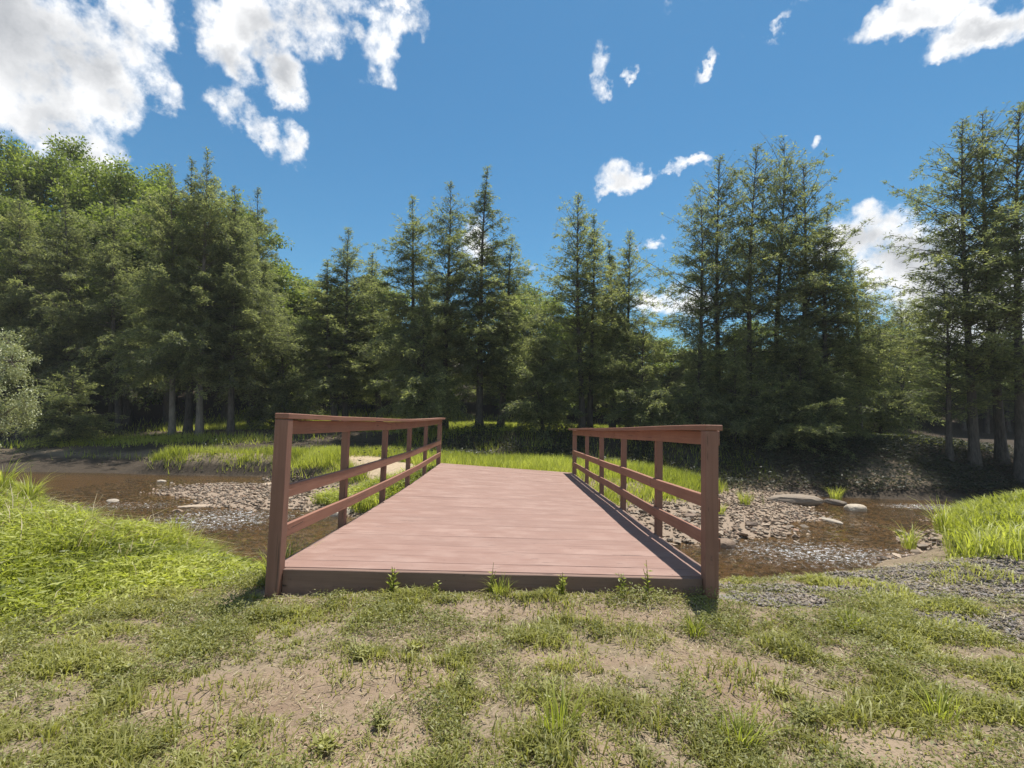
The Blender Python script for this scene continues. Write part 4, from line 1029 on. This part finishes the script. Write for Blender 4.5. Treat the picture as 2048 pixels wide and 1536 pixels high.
RM = [weed_mesh(44, 13, .09, .055, mat=GRASS, spread=1.9), weed_mesh(45, 15, .10, .045, mat=WEED, spread=1.7)]
SM = [weed_mesh(46, 5, .85, .11, 'thin', WEED, .25), weed_mesh(47, 4, .7, .10, 'thin', LUSH, .3)]
CM = [clump_mesh(51, 60, .16, .0022, LUSH, .06), clump_mesh(52, 80, .75, .006, LUSH, .15, .8), clump_mesh(53, 110, .45, .005, LUSH, .16, .7), clump_mesh(54, 45, .12, .002, GRASS, .07, 1.1)]
def ground_pt(px, py, guess=0.0):
    d = ray(px, py); z = guess
    for _ in range(12):
        t = (z - CZ) / d[2]; x, y = d[0] * t, d[1] * t; z = .5 * z + .5 * float(h(x, y))
    return x, y, float(h(x, y))
def plant(meshes, px, py, name, label, cat, group, sc=1.0, guess=0.0, xyz=None):
    x, y, z = xyz or ground_pt(px, py, guess); e = empty(name, (x, y, z - .01), label, cat, group)
    e.rotation_euler = (0, 0, random.uniform(0, 6.28)); e.scale = (sc, sc, sc)
    for nm, me in zip(('foliage', 'stem'), meshes): link(bpy.data.objects.new(nm, me), e)
def clump(me, px, py, label, group, sc=1.0, guess=0.0, xyz=None, cat='grass clump'):
    x, y, z = xyz or ground_pt(px, py, guess); o = link(bpy.data.objects.new('grass_clump', me)); o.location = (x, y, z - .01); o.scale = (sc, sc, sc); o.rotation_euler = (0, 0, random.uniform(0, 6.28))
    tag(o, label, cat, group)
GW = 'small weeds at the front edge of the bridge'
for i, (px, sc, lab) in enumerate([(800, 1, 'leafy weed against the edge board, leftmost of those under the deck front'), (985, .8, 'small bent weed against the middle of the front edge board'),
        (1120, 1.05, 'tallest thin weed in front of the edge board, right of the middle'), (1235, .8, 'little weed left of the bushy one at the deck front'), (1285, .95, 'bushy weed near the grey gravel at the right part of the deck front'),
        (880, .7, 'tiny weed right of the leftmost one at the deck front')]):
    x = (px - 1016) / 285.0
    plant(WM[i % 3], 0, 0, 'weed_plant', lab, 'weed', GW, sc, xyz=(x, 3.43, float(h(x, 3.43))))
GR_ = 'leafy weeds in the foreground ground'
for i, (px, py, sc, lab) in enumerate([(830, 1300, 1.0, 'green rosette weed in the middle distance between two bare patches'), (720, 1320, 1.1, 'leafy weed just left of the rosette on the soil'),
        (650, 1500, 1.0, 'dark leafy weed at the bottom below the large bare patch'), (760, 1455, 1.0, 'leafy weed at the right end of the large bare patch near the bottom'), (480, 1510, 1.0, 'leafy weed beside the bottom edge left of the centre'),
        (1610, 1445, 1.3, 'spiky dark weed near the bottom right bare patch'), (1560, 1390, 1.0, 'bluish thin weed beside the right bare patch'), (930, 1370, .9, 'small weed on the strip of bare ground in the middle foreground'),
        (240, 1345, 1.1, 'bright leafy weed left of the large bare patch'), (1090, 1400, 1.1, 'low spreading weed right of the middle of the foreground')]):
    plant(RM[i % 2], px, py, 'weed_plant', lab, 'weed', GR_, sc * .8)
GC = 'grass clumps on the trodden ground'
for i, (px, py, sc, k, lab) in enumerate([(1000, 1190, 1.0, 0, 'bright grass clump in front of the middle of the bridge'), (1390, 1270, 1.0, 0, 'fresh grass clump right of the middle, below the right post'), (1260, 1290, 1, 3, 'dull grass clump left of the fresh one below the right post'),
        (1020, 1365, 1.1, 3, 'grass clump beside the strip of bare soil in the middle'), (1120, 1470, 1.3, 0, 'yellowish spreading grass clump at the bottom middle'), (1480, 1500, 1.2, 0, 'grass clump at the bottom right of the middle'),
        (760, 1170, 1.1, 0, 'thin grass clump leaning on the edge board left of the middle'), (1700, 1260, 1.1, 0, 'grass clump on the green strip below the gravel'), (500, 1390, .9, 3, 'small grass clump at the left edge of the large bare patch'), (1880, 1440, 1.1, 0, 'grass clump at the right near the bottom edge')]):
    clump(CM[k], px, py, lab, GC, sc)
GT = 'tall grass tufts at the water'
clump(CM[1], 1850, 1115, 'arching yellow-green grass tuft hanging over the water at the right bank', GT, .8, -.3, (6.2, 7.25, -.2))
clump(CM[1], 1780, 1100, 'smaller arching grass tuft left of the larger one over the water', GT, .55, -.3, (5.3, 6.75, -.3))
clump(CM[2], 1695, 1000, 'grass tuft growing on the rocks in the middle of the stream at the right', GT, 1.0, -.6, (8.7, 13.5, -.62))
clump(CM[2], 1490, 1010, 'grass tuft at the edge of the right gravel bar', GT, .9, -.4)
clump(CM[2], 1440, 1030, 'grass tuft on the gravel right beside the right end post', GT, .7, -.4)
clump(CM[1], 330, 945, 'tall grass tuft at the left end of the grassy bank across the pool', GT, .8, -.2, (-10.0, 17.0, -.2))
clump(CM[2], 600, 1120, 'grass tuft at the left front corner of the deck', GT, .8, -.1, (-1.75, 4.0, -.05))
clump(CM[1], 90, 985, 'long thin grass bending over the water at the left edge', GT, .8, -.1, (-7.9, 7.9, 0))
clump(CM[1], 170, 1010, 'long thin grass bending over the water right of the one at the left edge', GT, .65, -.1, (-6.7, 7.1, 0))
clump(CM[1], 470, 1085, 'tall grass at the brink of the bank left of the left end post', GT, .45, -.1, (-3.4, 5.2, -.05))
GS = 'tall leafy stalks on the far bank'
stk = [(1075, 15.2), (1100, 15.4), (1125, 15.0), (1150, 14.8), (1180, 15.3), (1215, 14.9), (1290, 14.2), (1330, 13.9), (1370, 13.6), (1455, 12.9), (1480, 12.6), (1505, 12.4), (1525, 12.2), (620, 18), (940, 15.4), (905, 15.0)]
STALK_LABELS = {905: 'leafy stalks right beside the far post of the left railing', 940: 'leafy stalks just right of the far post of the left railing', 1075: 'pale tall stalks behind the deck, leftmost of the bunch by the right railing', 1100: 'pale tall stalks behind the deck, second of the bunch by the right railing',
  1125: 'pale tall stalks behind the deck nearest the far post of the right railing', 1150: 'tall stalks showing around the far post of the right railing', 1180: 'tall stalks between the far post and the next one of the right railing', 1215: 'tall stalks in the second opening from the far end of the right railing',
  1290: 'leafy stalks by the second post from the near end of the right railing', 1330: 'leafy stalks at the left of the nearest opening of the right railing', 1370: 'leafy stalks in the middle of the nearest opening of the right railing',
  1455: 'tall leafy stalks just right of the right end post', 1480: 'second tall leafy stalks right of the right end post', 1505: 'third tall leafy stalks right of the right end post', 1525: 'tall leafy stalks farthest right on the grassy mound', 620: 'leafy stalks beside the sandy path seen through the left railing'}
for i, (px, dep) in enumerate(stk):
    p = at_depth(px, 930, dep); x = p[0]
    plant(SM[i % 2], 0, 0, 'leafy_stalk', STALK_LABELS[px], 'plant', GS + (' right of the end post' if px > 1440 else ' seen through the right railing' if px > 1200 else ' behind the deck' if px > 700 else ' by the path'), .5 + .25 * random.random(), xyz=(x, dep, float(h(x, dep))))
# fallen twigs
def twig(px, py, L, ang, label, r0=.004):
    x, y, z = ground_pt(px, py); t = np.linspace(0, 1, 6); q = np.random.default_rng(int(px))
    path = np.stack([np.cos(ang) * L * (t - .5) + q.normal(0, .006, 6), np.sin(ang) * L * (t - .5) + q.normal(0, .006, 6), q.uniform(.004, .018, 6)], 1)
    V, Fc = tubes(path[None], np.linspace(r0, r0 * .5, 6)[None], 5)
    o = obj_np('twig', V, Fc, STRAW, {'tint': np.full(len(V), .35)}); o.location = (x, y, z + .004); tag(o, label, 'twig', 'fallen twigs')
twig(893, 1300, .16, .9, 'straw-coloured twig lying on bare soil in the middle of the foreground')
twig(907, 1333, .06, .0, 'short dark twig below the straw-coloured one', .003)
twig(300, 1368, .22, .5, 'dark twig near the left bare patch', .003)
twig(1690, 1400, .35, -.8, 'long dry stem lying slanted on the right bare patch', .0028)
twig(1940, 1330, .35, -.9, 'long dry stem near the right edge below the gravel', .0028)


# ------------------------------------------------------------------ added haze
hz = bpy.data.materials.new('lifting_haze'); hz.use_nodes = True
w = NT(hz.node_tree); w.n.clear()
pv = w.node('ShaderNodeVolumePrincipled', {'Color': (.93, .95, 1.0), 'Density': .0006, 'Anisotropy': 0.0})  # haze volume added to lift the dark tones under the trees
w.l.new(pv.outputs[0], w.node('ShaderNodeOutputMaterial').inputs['Volume'])
bm = bmesh.new(); bmesh.ops.create_cube(bm, size=1.0)
me = bpy.data.meshes.new('haze'); bm.to_mesh(me); bm.free(); me.materials.append(hz)
hazeo = link(bpy.data.objects.new('haze', me)); hazeo.scale = (1840, 1840, 46); hazeo.location = (0, 0, 20.5)
tag(hazeo, 'thin haze added between the camera and the trees to lift the dark tones', 'haze', kind='stuff')
